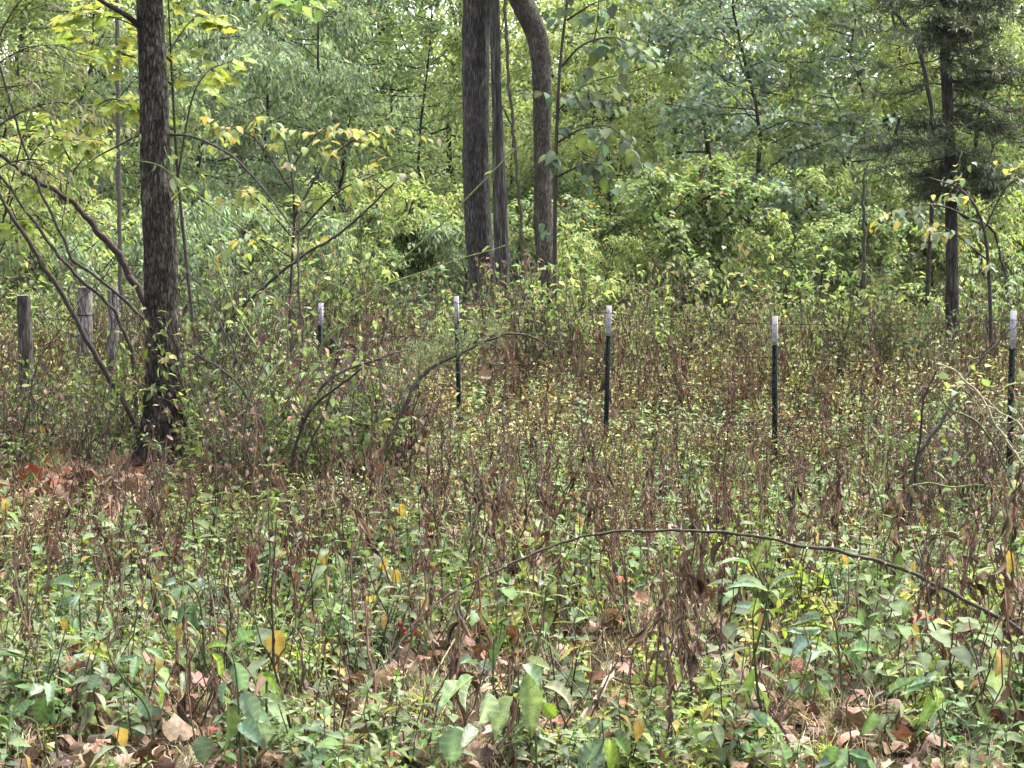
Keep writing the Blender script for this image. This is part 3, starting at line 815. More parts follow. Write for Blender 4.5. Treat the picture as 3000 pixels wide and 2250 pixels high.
def branch_leaves(stems_px, Z, per, L, seed, droop=.25, jitZ=.3, twl=.35, leaf_from=.3):
    """build branch paths from pixels with side twigs; returns stems + leaves"""
    r = np.random.default_rng(seed); stems = []; lv = []
    for pts, w0, ntw in stems_px:
        Zs = np.linspace(Z, Z + r.uniform(-jitZ, jitZ), len(pts))
        W = smooth_path(np.array([P(a, b, z) for (a, b), z in zip(pts, Zs)]), 16)
        stems.append((W, np.linspace(w0, w0 * .3, 16) / 2 * Z / FPX))
        for k in range(ntw):
            x = r.uniform(leaf_from, 1) * 14.99; i = int(x); b = W[i]
            tg = nrm(W[i + 1] - W[i]); d = nrm(tg * .5 + r.normal(0, .7, 3) * np.array([1, .8, .35]))
            tw = wig(b, b + d * twl * r.uniform(.5, 1.1) + np.array([0, 0, -droop * twl * .4]), 5, .05, r)
            stems.append((tw, np.linspace(.0035, .0015, 5)))
            o, dd, rl, s, _ = spray_leaves(tw, per, L, None, GREENS, r.integers(1e9), droop=droop, jit=.012)
            lv += list(zip(o, dd, rl, s))
    return stems, lv

# big pale lime leaves behind the near trunk
m_lime = leaf_meshes("leaf", LOB_G, LIMES * 1.15, 8, MAT_LEAF, 1)
st, lv = branch_leaves([([(600, 1250), (560, 900), (520, 500), (500, 150), (490, -80)], 14, 9), ([(520, 520), (560, 300), (600, 220), (640, 190)], 7, 6), ([(505, 250), (420, 180), (330, 150), (230, 110)], 8, 8),
                        ([(510, 380), (420, 330), (330, 290), (260, 330)], 7, 6), ([(495, 150), (560, 60), (620, 20)], 6, 4), ([(500, 180), (400, 80), (280, 40), (120, 30)], 7, 7)], 16.2, 5, .145, 21, droop=.45, leaf_from=.45)
leafy_thing("lime_sapling", "young tree with large pale lime leaves behind the near trunk", "tree", GX(600, 16.2), st, lv, m_lime)
m_lime2 = leaf_meshes("leaf", LOB_G, LIMES, 6, MAT_LEAF, 2)
st, lv = branch_leaves([([(-60, 1240), (-40, 900), (20, 600), (60, 430), (90, 330)], 10, 7), ([(10, 640), (110, 430), (180, 410), (260, 430)], 6, 6), ([(-10, 760), (40, 660), (70, 640)], 5, 5)], 15.4, 5, .13, 22, droop=.45)
leafy_thing("lobed_sapling", "slim sapling with drooping lobed green leaves at the left edge", "tree", GX(-60, 15.4), st, lv, m_lime2)
# yellowing dogwood
m_dog = leaf_meshes("leaf", [leaf(.58, 6, d, .14, .75, wave=.08, seed=90 + i) for i, d in enumerate((.3, .5, .8))], np.array([(.32, .34, .11), (.40, .36, .10), (.26, .31, .13), (.36, .34, .22), (.42, .26, .09), (.23, .29, .10), (.40, .37, .13), (.27, .31, .10)]), 16, MAT_LEAF, 3)
st, lv = branch_leaves([([(860, 1230), (850, 900), (862, 640), (850, 480), (820, 370)], 12, 8), ([(860, 640), (960, 470), (1080, 390), (1180, 370)], 8, 8), ([(855, 560), (760, 420), (680, 370), (610, 370)], 7, 8),
                        ([(858, 700), (980, 570), (1080, 520), (1180, 480)], 7, 8), ([(860, 700), (760, 590), (690, 560), (640, 590)], 6, 7), ([(850, 500), (920, 400), (1000, 350)], 6, 6), ([(862, 760), (760, 700), (700, 690)], 5, 5)], 19.5, 6, .108, 23, droop=.6, twl=.4, leaf_from=.35)
leafy_thing("yellowing_dogwood", "dogwood with tiers of yellow, cream and orange leaves right of the near trunk", "tree", GX(860, 19.5), st, lv, m_dog)
# dark rounded leaves right of the crooked tree
m_rnd = leaf_meshes("leaf", [leaf(.72, 5, d, .1, .7, wave=.08, seed=95 + i) for i, d in enumerate((.2, .45, .7))], np.array([(.10, .155, .095), (.13, .19, .12), (.08, .125, .07), (.15, .20, .13), (.14, .20, .06)]), 10, MAT_LEAF, 4)
st, lv = branch_leaves([([(1622, 1130), (1625, 800), (1628, 480), (1640, 200), (1660, 20), (1670, -80)], 16, 14), ([(1630, 420), (1700, 380), (1780, 370), (1850, 420)], 8, 8), ([(1640, 200), (1710, 130), (1800, 110), (1860, 150)], 8, 8),
                        ([(1628, 520), (1720, 480), (1800, 500)], 7, 7), ([(1660, 60), (1740, 10), (1820, -10)], 7, 5), ([(1630, 330), (1700, 260), (1760, 230)], 7, 6)], 27.5, 5, .20, 24, droop=.7, twl=.6, leaf_from=.25)
leafy_thing("roundleaf_tree", "slender dark tree with rounded green leaves just right of the crooked trunk", "tree", GX(1622, 27.5), st, lv, m_rnd)
# pale oval leaves in front of the cedar trunk
m_pal = leaf_meshes("leaf", [leaf(.55, 5, d, .12, .75, wave=.08, seed=99 + i) for i, d in enumerate((.25, .5, .8))], np.array([(.22, .27, .19), (.19, .25, .15), (.26, .30, .22), (.17, .23, .12), (.46, .38, .10)]), 10, MAT_LEAF, 6)
st, lv = branch_leaves([([(2905, 1180), (2900, 860), (2880, 660), (2820, 560), (2720, 520)], 14, 8), ([(2880, 660), (2780, 610), (2700, 600), (2640, 620)], 8, 7), ([(2890, 760), (2790, 680), (2710, 650)], 6, 6), ([(2880, 680), (2940, 560), (2990, 520)], 7, 5)], 23.5, 5, .125, 25, droop=.45, twl=.45, leaf_from=.4)
leafy_thing("paleleaf_sapling", "dark-stemmed sapling with pale oval leaves in front of the cedar trunk", "tree", GX(2905, 23.5), st, lv, m_pal)
# bare dark limbs in the wood
def limb_thing(name, pts, Z, wpx, label, cat="branch", col=(.03, .025, .022), twigs=6, rough=.03, seed=0, n=50, ns=7, group=None, mat=MAT_TWIG, smooth=True, twl=.35, Ztw=None):
    r = np.random.default_rng(seed + 500); t, q = px_tube(pts, Z, wpx, n, ns, col, rough)
    loc = q[0] if q[0][2] < q[-1][2] else q[-1]
    o = mk(name, t, mat, None, smooth, loc=loc, label=label, cat=cat, group=group)
    for k in range(twigs):
        i = r.integers(n // 6, n - 2); d = nrm(nrm(q[i + 1] - q[i]) * .6 + r.normal(0, .6, 3) * np.array([1, .5, 1])); e = q[i] + d * twl * r.uniform(.4, 1.3)
        tw = wig(q[i], e, 7, .09, r); mk("twig", rel(tube(tw, np.linspace(.0045, .0012, 7), 4, col), loc), mat, o)
    return o
limb_thing("leaning_sapling", [(2700, 1120), (2720, 800), (2735, 420), (2700, 170), (2650, 70), (2590, 10), (2540, -40)], 28.5, (12, 13, 15, 12), "dark leaning sapling crossing the lime leaves left of the cedar", "tree", seed=1, twigs=9, twl=.9)
limb_thing("forked_sapling", [(2960, 1150), (2955, 900), (2925, 720), (2890, 660), (2830, 640), (2790, 600)], 28, (8, 8, 6), "dark forked sapling bending behind the pale oval leaves", "tree", seed=2, twigs=8, twl=.7)
limb_thing("slim_trunk", [(355, 1120), (352, 800), (348, 560), (345, 300), (342, -60)], 27, (14, 13, 12), "slim grey trunk in shade behind the pale log posts", "tree", (.09, .08, .07), 5, .02, 3, twl=.8)
limb_thing("spindly_sapling", [(2530, 1120), (2532, 760), (2530, 560), (2540, 480)], 30, (14, 10, 5), "spindly upright sapling in the gap above the fourth post", "tree", (.06, .055, .045), 10, .04, 6, twl=.7)
print("trees", time.time() - T0)
#@@SECTION fence
# ------------------------------------------------------------------ fence
def extrude_poly(poly, z0, z1, top=True):
    p = np.asarray(poly, float); n = len(p)
    V = np.vstack([np.column_stack([p, np.full(n, z0)]), np.column_stack([p, np.full(n, z1)])])
    F = []
    for i in range(n):
        j = (i + 1) % n; F += [(i, j, n + j), (i, n + j, n + i)]
    # T section: cap as two quads (flange 0-1-6-7, web 2-3-4-5)
    for b, fl in ((n, 1), (0, -1)):
        for q in ((0, 1, 6, 7), (2, 3, 4, 5)):
            a = [b + k for k in q]; F += [(a[0], a[1], a[2]), (a[0], a[2], a[3])] if fl > 0 else [(a[0], a[2], a[1]), (a[0], a[3], a[2])]
    return T(V, F)
fw, ft, wt, wl = .0185, .005, .003, .034
TSEC = [(-fw, 0), (fw, 0), (fw * .98, ft), (wt, ft + .001), (wt, ft + wl), (-wt, ft + wl), (-fw * .98, ft), (-fw * .99, ft * .5)]
TSEC = [(-fw, 0), (fw, 0), (wt, ft + .001), (wt, ft + wl), (-wt, ft + wl), (-wt, ft + .001), (fw * .98, ft), (-fw * .98, ft)]
def tpost(H, wh):
    def box(x0, x1, y0, y1, z0, z1):
        V = [(x, y, z) for z in (z0, z1) for y in (y0, y1) for x in (x0, x1)]
        return T(V, [(0, 2, 3), (0, 3, 1), (4, 5, 7), (4, 7, 6), (0, 1, 5), (0, 5, 4), (2, 6, 7), (2, 7, 3), (0, 4, 6), (0, 6, 2), (1, 3, 7), (1, 7, 5)])
    def seg(z0, z1, g=0.0):
        return [box(-fw - g, fw + g, -g, ft + g, z0, z1), box(-wt - g, wt + g, ft + g + .0002, ft + wl + g, z0, z1)]
    sh = seg(-.45, H - wh)
    tip = seg(H - wh, H, .0006)
    z = .1
    while z < H - .03:
        (sh if z < H - wh - .02 else tip).append(box(-.006, .006, -.009, -.0008, z, z + .014)); z += .054
    return join(sh), join(tip)

POSTS = []   # (x, y, top z)
FP = [(938, 888, 952, "small far metal post with white tip seen between the near trunk and the tall trees", .02),
      (1333, 867, 940, "white-tipped green metal post standing in line with the straight tree", -.03),
      (1783, 895, 984, "white-tipped green metal post just right of the crooked tree's foot", .02),
      (2272, 926, 1011, "white-tipped green metal post in the open weeds, second from the picture's right edge", .0),
      (2968, 911, 1018, "white-tipped green metal post nearest of all, at the right edge", .015)]
for i, (px, pt, pw, lab, lean) in enumerate(FP):
    Z = 17.65 - 1.264 * i; tp = P(px, pt, Z); g = float(ground_z(tp[0], Z)); H = tp[2] - g; wh = (pw - pt) / (FPX / Z)
    sh, ti = tpost(H, wh)
    o = empty("metal_fence_post", (tp[0] - lean * H, Z, g), label=lab, cat="fence post", group="white-tipped metal posts along the wire fence")
    o.rotation_euler = (random.uniform(-.015, .015), lean, .12 * (i % 3 - 1) - .5)
    mk("shaft", sh, GREEN_PAINT, o); mk("tip", ti, WHITE_PAINT, o)["label"] = "white painted tip of the post"
    POSTS.append((tp[0], Z - .012, tp[2]))
# hidden post continuing right, and log posts at left
def log_post(px, pt, Z, wpx, mat, lab, seed, lean=0.0, ring=False):
    tp = P(px, pt, Z); g = GX(px, Z); r = wpx / 2 * Z / FPX; H = tp[2] - g[2]
    t, p, _ = trunk(np.array([[0, 0, -.3], [lean * .3, 0, H * .3], [lean * .7, 0, H * .7], [lean, 0, H]]), np.array([r * 1.1, r, r * .97, r * .92]), 50, 28, .16, 8, 2.0, seed, .05)
    n0 = len(t.V); top = t.V[-28:]; c = top.mean(0) + np.array([0, 0, .012])
    cap = T(np.vstack([top, c]), [(i, (i + 1) % 28, 28) for i in range(28)])
    o = empty("log_post", g, label=lab, cat="fence post")
    mk("log", t, mat, o, True); mk("cut_top", cap, LOG_MAT, o)
    if ring:
        a = np.linspace(0, 2 * np.pi, 25); z = H * .78
        mk("wire_wrap", tube(np.stack([np.cos(a) * r * 1.08 + lean * .78, np.sin(a) * r * 1.08, z + .01 * np.sin(a)], 1), .006, 5, (1, 1, 1)), WIRE_MAT, o)
    return tp
lpA = log_post(243, 842, 22.0, 46, LOG_MAT, "pale weathered log post wrapped with wire, left of the near trunk", 5, .03, True)
lpB = log_post(80, 866, 19.0, 42, LOG_DARK, "dark old wooden post at the far left edge", 8, -.03)
lpC = log_post(328, 852, 21.0, 34, LOG_MAT, "narrow weathered log post just left of the near trunk", 12, .02)
def wire(k, drop):
    pts = [(lpC[0], 21.0 - .08, lpC[2])] + POSTS + [(POSTS[-1][0] + 1.35, POSTS[-1][1] - 1.3, POSTS[-1][2] - .03), (POSTS[-1][0] + 4, POSTS[-1][1] - 3.9, POSTS[-1][2] - .05)]
    out = []
    path = []
    for a, b in zip(pts[:-1], pts[1:]):
        t = np.linspace(0, 1, 15)[:-1, None]; q = np.array(a) * (1 - t) + np.array(b) * t
        q[:, 2] -= drop + .015 * np.sin(np.pi * t[:, 0]) * (1 + k % 2)
        path.append(q)
    path = np.vstack(path); out.append(tube(path, .0022, 5, (1, 1, 1)))
    seg = np.linalg.norm(np.diff(path, axis=0), axis=1); cum = np.concatenate([[0], np.cumsum(seg)])
    for s in np.arange(.1, cum[-1], .125):
        c = np.array([np.interp(s, cum, path[:, j]) for j in range(3)])
        for _ in range(2):
            d = nrm(rng.normal(0, 1, 3)) * .016; out.append(tube(np.array([c - d, c, c + d]), (.0008, .0016, .0008), 3, (1, 1, 1), False))
    return join(out), path
for k, (drop, nm) in enumerate(((.055, "top"), (.28, "second"), (.51, "third"), (.74, "lowest visible"))):
    t, pth = wire(k, drop)
    mk("barbed_wire", t, WIRE_MAT, loc=pth[0], label=f"{nm} strand of barbed wire strung along the metal posts", cat="wire", group="barbed wire strands of the fence")

# ------------------------------------------------------------------ leaning branches at left
DK = (.045, .034, .030)
limb_thing("broken_limb", [(-60, 430), (0, 462), (54, 500), (136, 541), (217, 598), (271, 658), (312, 712), (347, 761), (374, 812), (400, 850), (440, 905), (480, 1010), (500, 1420)], 15.1,
           (8, 10, 13, 15, 18, 20, 21, 21, 20, 20, 18), "thick dark broken limb leaning behind the near trunk, vine-wrapped and reddish", col=(.042, .026, .022), twigs=16, rough=.035, seed=11, n=90, ns=9)
limb_thing("leaning_branch", [(420, 1400), (393, 1240), (311, 1100), (265, 1013), (169, 845), (122, 780), (81, 706), (0, 576), (-70, 470)], 13.9, (18, 15, 13, 10), "long straight dark branch leaning down to the near trunk's foot", col=DK, twigs=10, rough=.014, seed=12, n=70)
limb_thing("leaning_branch", [(405, 1330), (396, 1150), (386, 1035), (347, 941), (330, 902), (251, 833), (190, 766), (136, 698), (76, 617), (0, 514), (-50, 440)], 14.2, (12, 11, 10, 7), "crooked thin dark branch bending twice before the near trunk", col=DK, twigs=10, rough=.014, seed=13, n=70)
limb_thing("leaning_branch", [(480, 1400), (450, 1000), (427, 943), (325, 849), (250, 790), (207, 755), (180, 690), (120, 560), (60, 400), (0, 200), (-40, 60)], 14.75, (11, 10, 9, 5), "long thin dark branch sweeping up to the top left corner", col=DK, twigs=12, rough=.014, seed=14, n=80)
limb_thing("bare_sapling", [(560, 1420), (588, 1044), (650, 960), (723, 886), (868, 763), (1000, 680), (1090, 600), (1153, 536)], 13.6, (11, 11, 10, 8, 5), "straight dark bare stem slanting up rightward from the near trunk", col=DK, twigs=8, rough=.025, seed=15, n=70)
limb_thing("bare_sapling", [(840, 1480), (854, 1247), (877, 1112), (886, 976), (872, 750), (880, 620)], 12.6, (9, 9, 8, 4), "upright thin reddish stem between the near trunk and the far post", col=(.10, .07, .055), twigs=7, rough=.02, seed=16, n=50)

# bare shrub of arching stems, centre left
Zs_ = 11.6
shrub = empty("bare_arching_shrub", GX(900, Zs_), label="bare shrub of dark arching stems in front of the first tall post", cat="shrub")
sb = np.array(shrub.location)
def shrub_stem(pts, w, Z0, Z1, seed, tw=7, leafy=0, col=DK):
    r = np.random.default_rng(seed); Z = np.linspace(Z0, Z1, len(pts)); t, q = px_tube(pts, Z, w, 60, 6, col, .02)
    s = mk("stem", rel(t, sb), MAT_TWIG, shrub, True)
    for k in range(tw):
        i = r.integers(15, 57); d = nrm(nrm(q[i + 1] - q[i]) * .7 + r.normal(0, .6, 3)); b = wig(q[i], q[i] + d * r.uniform(.12, .4), 6, .08, r)
        mk("twig", rel(tube(b, np.linspace(.003, .001, 6), 4, col), sb), MAT_TWIG, s)
    return q
qm = shrub_stem([(905, 1545), (960, 1490), (1020, 1440), (1104, 1351), (1149, 1270), (1203, 1157), (1235, 1103), (1289, 1062), (1362, 1030), (1430, 996), (1497, 978), (1565, 994), (1619, 1026)], (17, 16, 15, 13, 10, 7, 4), 11.4, 12.2, 1, 9)
shrub_stem([(840, 1510), (850, 1380), (880, 1250), (940, 1140), (1000, 1089), (1090, 1057), (1180, 1032), (1250, 1036)], (12, 10, 8, 4), 11.6, 12.0, 2, 8)
shrub_stem([(830, 1520), (872, 1280), (930, 1180), (1000, 1125), (1060, 1080)], (11, 9, 5), 11.5, 11.2, 3, 6)
shrub_stem([(820, 1520), (780, 1300), (700, 1130), (620, 1060), (560, 1030)], (10, 8, 4), 11.7, 12.2, 4, 6)
shrub_stem([(860, 1530), (900, 1330), (960, 1180), (985, 1060), (1010, 960)], (9, 7, 3), 11.4, 11.6, 5, 6)
shrub_stem([(850, 1520), (830, 1350), (760, 1200), (690, 1040), (610, 880), (540, 790)], (8, 7, 3), 11.6, 12.3, 6, 6)
shrub_stem([(905, 1545), (1000, 1420), (1090, 1380), (1190, 1430), (1250, 1500)], (7, 5, 3), 11.4, 11.0, 7, 4)
# feathery pale green shoots on it
fe = []
for k in range(90):
    i = rng.integers(26, 50); p = qm[i] + rng.normal(0, .05, 3) + np.array([-.08, .0, .0]); d = nrm(rng.normal(0, .6, 3) + np.array([.3, 0, .7]))
    u = np.linspace(0, 1, 14)[:, None]; L = rng.uniform(.10, .22)
    fe.append(scatter(kite(.14, .1, .1), np.repeat(p + d * u * L, 2, 0), frames(nrm(d + rng.normal(0, .8, (28, 3)))), rng.uniform(.018, .04, 28), pick(np.array([(.17, .21, .12), (.20, .24, .14), (.13, .17, .09)]), 28)))
fo = mk("feathery_foliage", rel(join(fe), sb), MAT_LEAF, shrub); fo["kind"] = "stuff"

# green briars
GB = (.22, .27, .11)
def briar(pts, Z, w, label, seed, leaves=6, col=GB, L=.07):
    r = np.random.default_rng(seed); t, q = px_tube(pts, Z, w, 70, 5, col, .01)
    i0 = int(np.argmin(q[:, 2])); loc = q[i0]
    o = empty("briar", loc, label=label, cat="vine", group="thin briar stems")
    mk("stem", rel(t, loc), MAT_LEAF, o, True)
    for k in range(leaves):
        i = r.integers(8, 66); d = nrm(r.normal(0, 1, 3) * np.array([1, .6, .5]) + np.array([0, 0, -.3]))
        link("leaf", M_BR[r.integers(0, len(M_BR))], o, M4(frames([d], np.array([r.normal(0, .5)]))[0], q[i] - loc, L * r.uniform(.6, 1.3)))
M_BR = leaf_meshes("leaf", LEAF_OV, np.array([(.19, .25, .12), (.24, .29, .10), (.15, .21, .12), (.17, .23, .14)]), 8, MAT_LEAF, 9)
briar([(860, 1420), (835, 900), (768, 723), (633, 619), (520, 524), (452, 479), (344, 468), (250, 485), (172, 493)], [12.6] * 5 + [12.4] * 4, (5, 5, 4, 3), "pale green briar crossing in front of the near trunk", 1, 16)
briar([(800, 1330), (777, 1080), (705, 940), (660, 840), (624, 759), (542, 579), (502, 497), (480, 430)], 12.3, (6, 6, 5, 3), "pale green briar dropping just right of the near trunk", 2, 14, L=.09)
briar([(860, 1360), (936, 1030), (1017, 936), (1180, 760), (1300, 650), (1478, 468), (1560, 400)], 12.8, (6, 6, 5, 5, 3), "long straight pale briar slanting up across the straight tree", 3, 5)
briar([(940, 1300), (1000, 949), (1090, 854), (1271, 786), (1375, 750), (1480, 720)], 12.5, (6, 5, 4, 3), "pale briar arching low toward the dead grey trunk", 4, 6)
briar([(560, 1330), (600, 1100), (680, 900), (640, 700), (610, 560), (560, 470)], 13.2, (5, 4, 3), "thin briar rising beside the near trunk's right edge", 5, 12)
briar([(2588, 1640), (2590, 1491), (2588, 1405), (2597, 1292), (2601, 1216), (2570, 1130)], 9.6, (6, 6, 5, 4), "wiggly pale stem standing alone in the weeds at right", 6, 0, (.36, .38, .18))
briar([(2840, 1720), (2845, 1600), (2860, 1500), (2850, 1440)], 8.6, (6, 5, 5), "short wiggly pale stem near the arching cane's right arm", 7, 0, (.34, .36, .18))
briar([(2600, 1560), (2650, 1440), (2723, 1415), (2791, 1426), (2859, 1419), (2927, 1428), (3020, 1440)], 10.2, (6, 6, 5), "pale green briar lying level at the right edge", 8, 7)
briar([(1560, 1780), (1450, 1770), (1380, 1800), (1300, 1930), (1262, 2000)], [7.6, 7.4, 7.2, 6.8, 6.5], (4, 5, 5, 4), "thin pale stem drooping under the arching cane", 9, 2, (.30, .27, .18))

# tangle at the right edge
Zq = 10.4
tang = empty("bare_tangle_shrub", GX(2660, Zq), label="dark and pale bare stems tangled before the nearest metal post", cat="shrub")
sb0, sb = sb, np.array(tang.location); shrub0, shrub = shrub, tang
shrub_stem([(2640, 1590), (2655, 1491), (2696, 1329), (2769, 1216), (2805, 1139), (2850, 1080), (2960, 960)], (14, 13, 11, 8, 4), 10.3, 10.8, 21, 8)
shrub_stem([(2650, 1590), (2680, 1400), (2700, 1250), (2710, 1157), (2750, 1080)], (9, 7, 4), 10.4, 10.2, 22, 6)
PALE = (.30, .26, .18)
shrub_stem([(3080, 1560), (3000, 1365), (2963, 1310), (2927, 1252), (2859, 1148), (2805, 1085), (2741, 1062)], (10, 9, 8, 5), 10.2, 10.4, 23, 6, col=PALE)
shrub_stem([(3080, 1400), (3000, 1270), (2958, 1225), (2868, 1161), (2830, 1110)], (8, 6, 4), 10.3, 10.4, 24, 4, col=PALE)
shrub_stem([(3040, 1640), (2960, 1400), (2880, 1260), (2780, 1190), (2730, 1150)], (8, 7, 4), 10.5, 10.0, 25, 6, col=(.12, .13, .07))
for k in range(46):
    p = P(rng.uniform(2740, 3030), rng.uniform(1060, 1420), rng.uniform(10.0, 10.9)); d = nrm(rng.normal(0, 1, 3) * np.array([1, .6, .5]))
    link("leaf", M_BR[k % 8], tang, M4(frames([d], np.array([rng.normal(0, .5)]))[0], p - sb, rng.uniform(.04, .09)))

# thin bare stems round the near tree and the shrub
def side_word(px):
    return "left of the near trunk" if px < 400 else "at the near trunk's foot" if px < 560 else "between near trunk and far post" if px < 930 else "behind the arching shrub"
spots = [(40, 13.2), (120, 13.0), (200, 14.2), (300, 12.8), (340, 13.9), (560, 13.6), (600, 13.0), (660, 12.2), (700, 12.9), (760, 12.4), (800, 11.9), (880, 12.8), (930, 12.2), (1000, 12.9), (1060, 12.3), (1130, 12.8), (1190, 12.0), (640, 11.6), (260, 13.6), (1240, 12.6), (90, 14.0), (580, 11.9), (730, 11.4)]
for k, (px, Z) in enumerate(spots):
    r = np.random.default_rng(1300 + k); g = GX(px, Z); H = r.uniform(.55, 1.35); az = r.choice([-1, 1]) * r.uniform(.2, .9)
    top = g + np.array([az * H * .6, r.normal(0, .1), H])
    mid = (g + top) / 2 + np.array([-az * .1 * H, 0, .12 * H])
    q = smooth_path(np.array([g - [0, 0, .04], g + (mid - g) * .5 + r.normal(0, .015, 3), mid, top, top + np.array([az * .25 * H, 0, -.10 * H])]), 26)
    cc = [DK, (.14, .10, .075), (.17, .17, .09), (.09, .06, .05)][k % 4]; kindw = ["dark", "brown", "olive green", "reddish brown"][k % 4]
    q = q + (np.stack([vnoise(q * 11, 41 + k), vnoise(q * 11, 42 + k), vnoise(q * 11, 43 + k)], 1) - .5) * .03
    o = mk("thin_cane", tube(q, np.linspace(.0058, .0018, 26), 5, cc), MAT_TWIG, None, True, loc=g, label=f"{'tall' if H > .95 else 'short'} thin {kindw} cane {'bending rightward' if az > 0 else 'bending leftward'} {side_word(px)}", cat="cane", group="thin bare canes round the near tree")
    for j in range(r.integers(3, 8)):
        i = r.integers(7, 24); d = nrm(nrm(q[i + 1] - q[i]) * .6 + r.normal(0, .6, 3)); tw = wig(q[i], q[i] + d * r.uniform(.08, .28), 5, .08, r)
        mk("twig", rel(tube(tw, np.linspace(.0022, .0008, 5), 3, cc), g), MAT_TWIG, o)
    for j in range(r.integers(2, 7)):
        i = r.integers(6, 25); d = nrm(r.normal(0, 1, 3) * np.array([1, .6, .5]) + np.array([0, 0, -.3]))
        link("leaf", M_BR[r.integers(0, 8)], o, M4(frames([d], np.array([r.normal(0, .5)]))[0], q[i] - g, r.uniform(.04, .085)))
m_fine = leaf_meshes("leaf", [leaf(.22, 4, d, .14, .8, seed=130 + i) for i, d in enumerate((.3, .6))], np.array([(.19, .21, .10), (.24, .24, .13), (.15, .18, .08), (.28, .27, .16)]), 8, MAT_LEAF, 15)
st, lv = branch_leaves([([(-120, 1330), (-110, 800), (-60, 300), (20, 60), (120, -60)], 12, 12), ([(-80, 420), (60, 330), (180, 300), (280, 330)], 6, 12), ([(-30, 200), (80, 140), (190, 130)], 6, 11), ([(-90, 560), (20, 480), (120, 470), (200, 520)], 6, 10), ([(-50, 260), (60, 250), (150, 230)], 5, 9)], 12.4, 5, .085, 26, droop=.7, twl=.42, leaf_from=.35)
leafy_thing("fineleaf_sapling", "twiggy sapling with narrow olive leaves in the top left corner", "tree", GX(-120, 12.4), st, lv, m_fine)

# arching thorny cane
cp_ = [(700, 2130), (880, 2062), (1012, 2050), (1085, 1990), (1160, 1900), (1240, 1800), (1310, 1745), (1400, 1700), (1500, 1650), (1590, 1612), (1690, 1580), (1800, 1558), (1920, 1553), (2060, 1557), (2200, 1570), (2300, 1585), (2400, 1605), (2550, 1640), (2680, 1690), (2790, 1740), (2900, 1795), (3000, 1865), (3120, 1985), (3230, 2150)]
cp_ = cp_[2:]
Zc = 6.45 + .75 * np.sin(np.pi * np.linspace(0, 1, len(cp_)) ** .8)
ct, cq = px_tube(cp_, Zc, (3, 6, 9, 10, 11, 12, 13, 14), 160, 8, (.055, .055, .042), .016)
_r = np.linspace(.0025, .0075, 160) * (1 + .38 * (np.arange(160) % 7 == 3)); ct = tube(cq, _r, 8, (.050, .040, .028))
cg = cq[-1].copy(); cg[2] = float(ground_z(cg[0], cg[1]))
cane = empty("thorny_cane", cg, label="long dark thorny cane arching across the right foreground", cat="cane")
tail = smooth_path(np.array([cq[-1], (cq[-1] + cg) / 2 + np.array([.05, 0, 0]), cg - np.array([-.08, 0, .05])]), 10)
mk("stem", rel(join([ct, tube(tail, .0075, 8, (.06, .055, .045))]), cg), MAT_TWIG, cane, True)
th = []
thm = to_mesh("thorn", join([tube(np.array([[0, 0, 0], [0, .006, .001], [0, .013, .004]]), (.0035, .002, .0003), 5, (.75, .62, .50), False)]), MAT_TWIG, True)
for k, i in enumerate(range(8, 158, 4)):
    d = nrm(np.cross(nrm(cq[i + 1] - cq[i]), rng.normal(0, 1, 3))); rad = .0045 + .0025 * i / 160
    link("thorn", thm, cane, M4(frames([d])[0], cq[i] + d * rad * .7 - cg, rng.uniform(1.1, 2.0)))
for i, L in ((60, .22), (95, .16), (140, .3), (120, .14)):
    b = wig(cq[i], cq[i] + nrm(rng.normal(0, 1, 3) * np.array([1, .4, .3]) + np.array([0, 0, .9 if i != 95 else -.9])) * L, 7, .05)
    mk("side_shoot", rel(tube(b, np.linspace(.003, .001, 7), 5, (.16, .15, .09)), cg), MAT_TWIG, cane)
print("fence+canes", time.time() - T0)
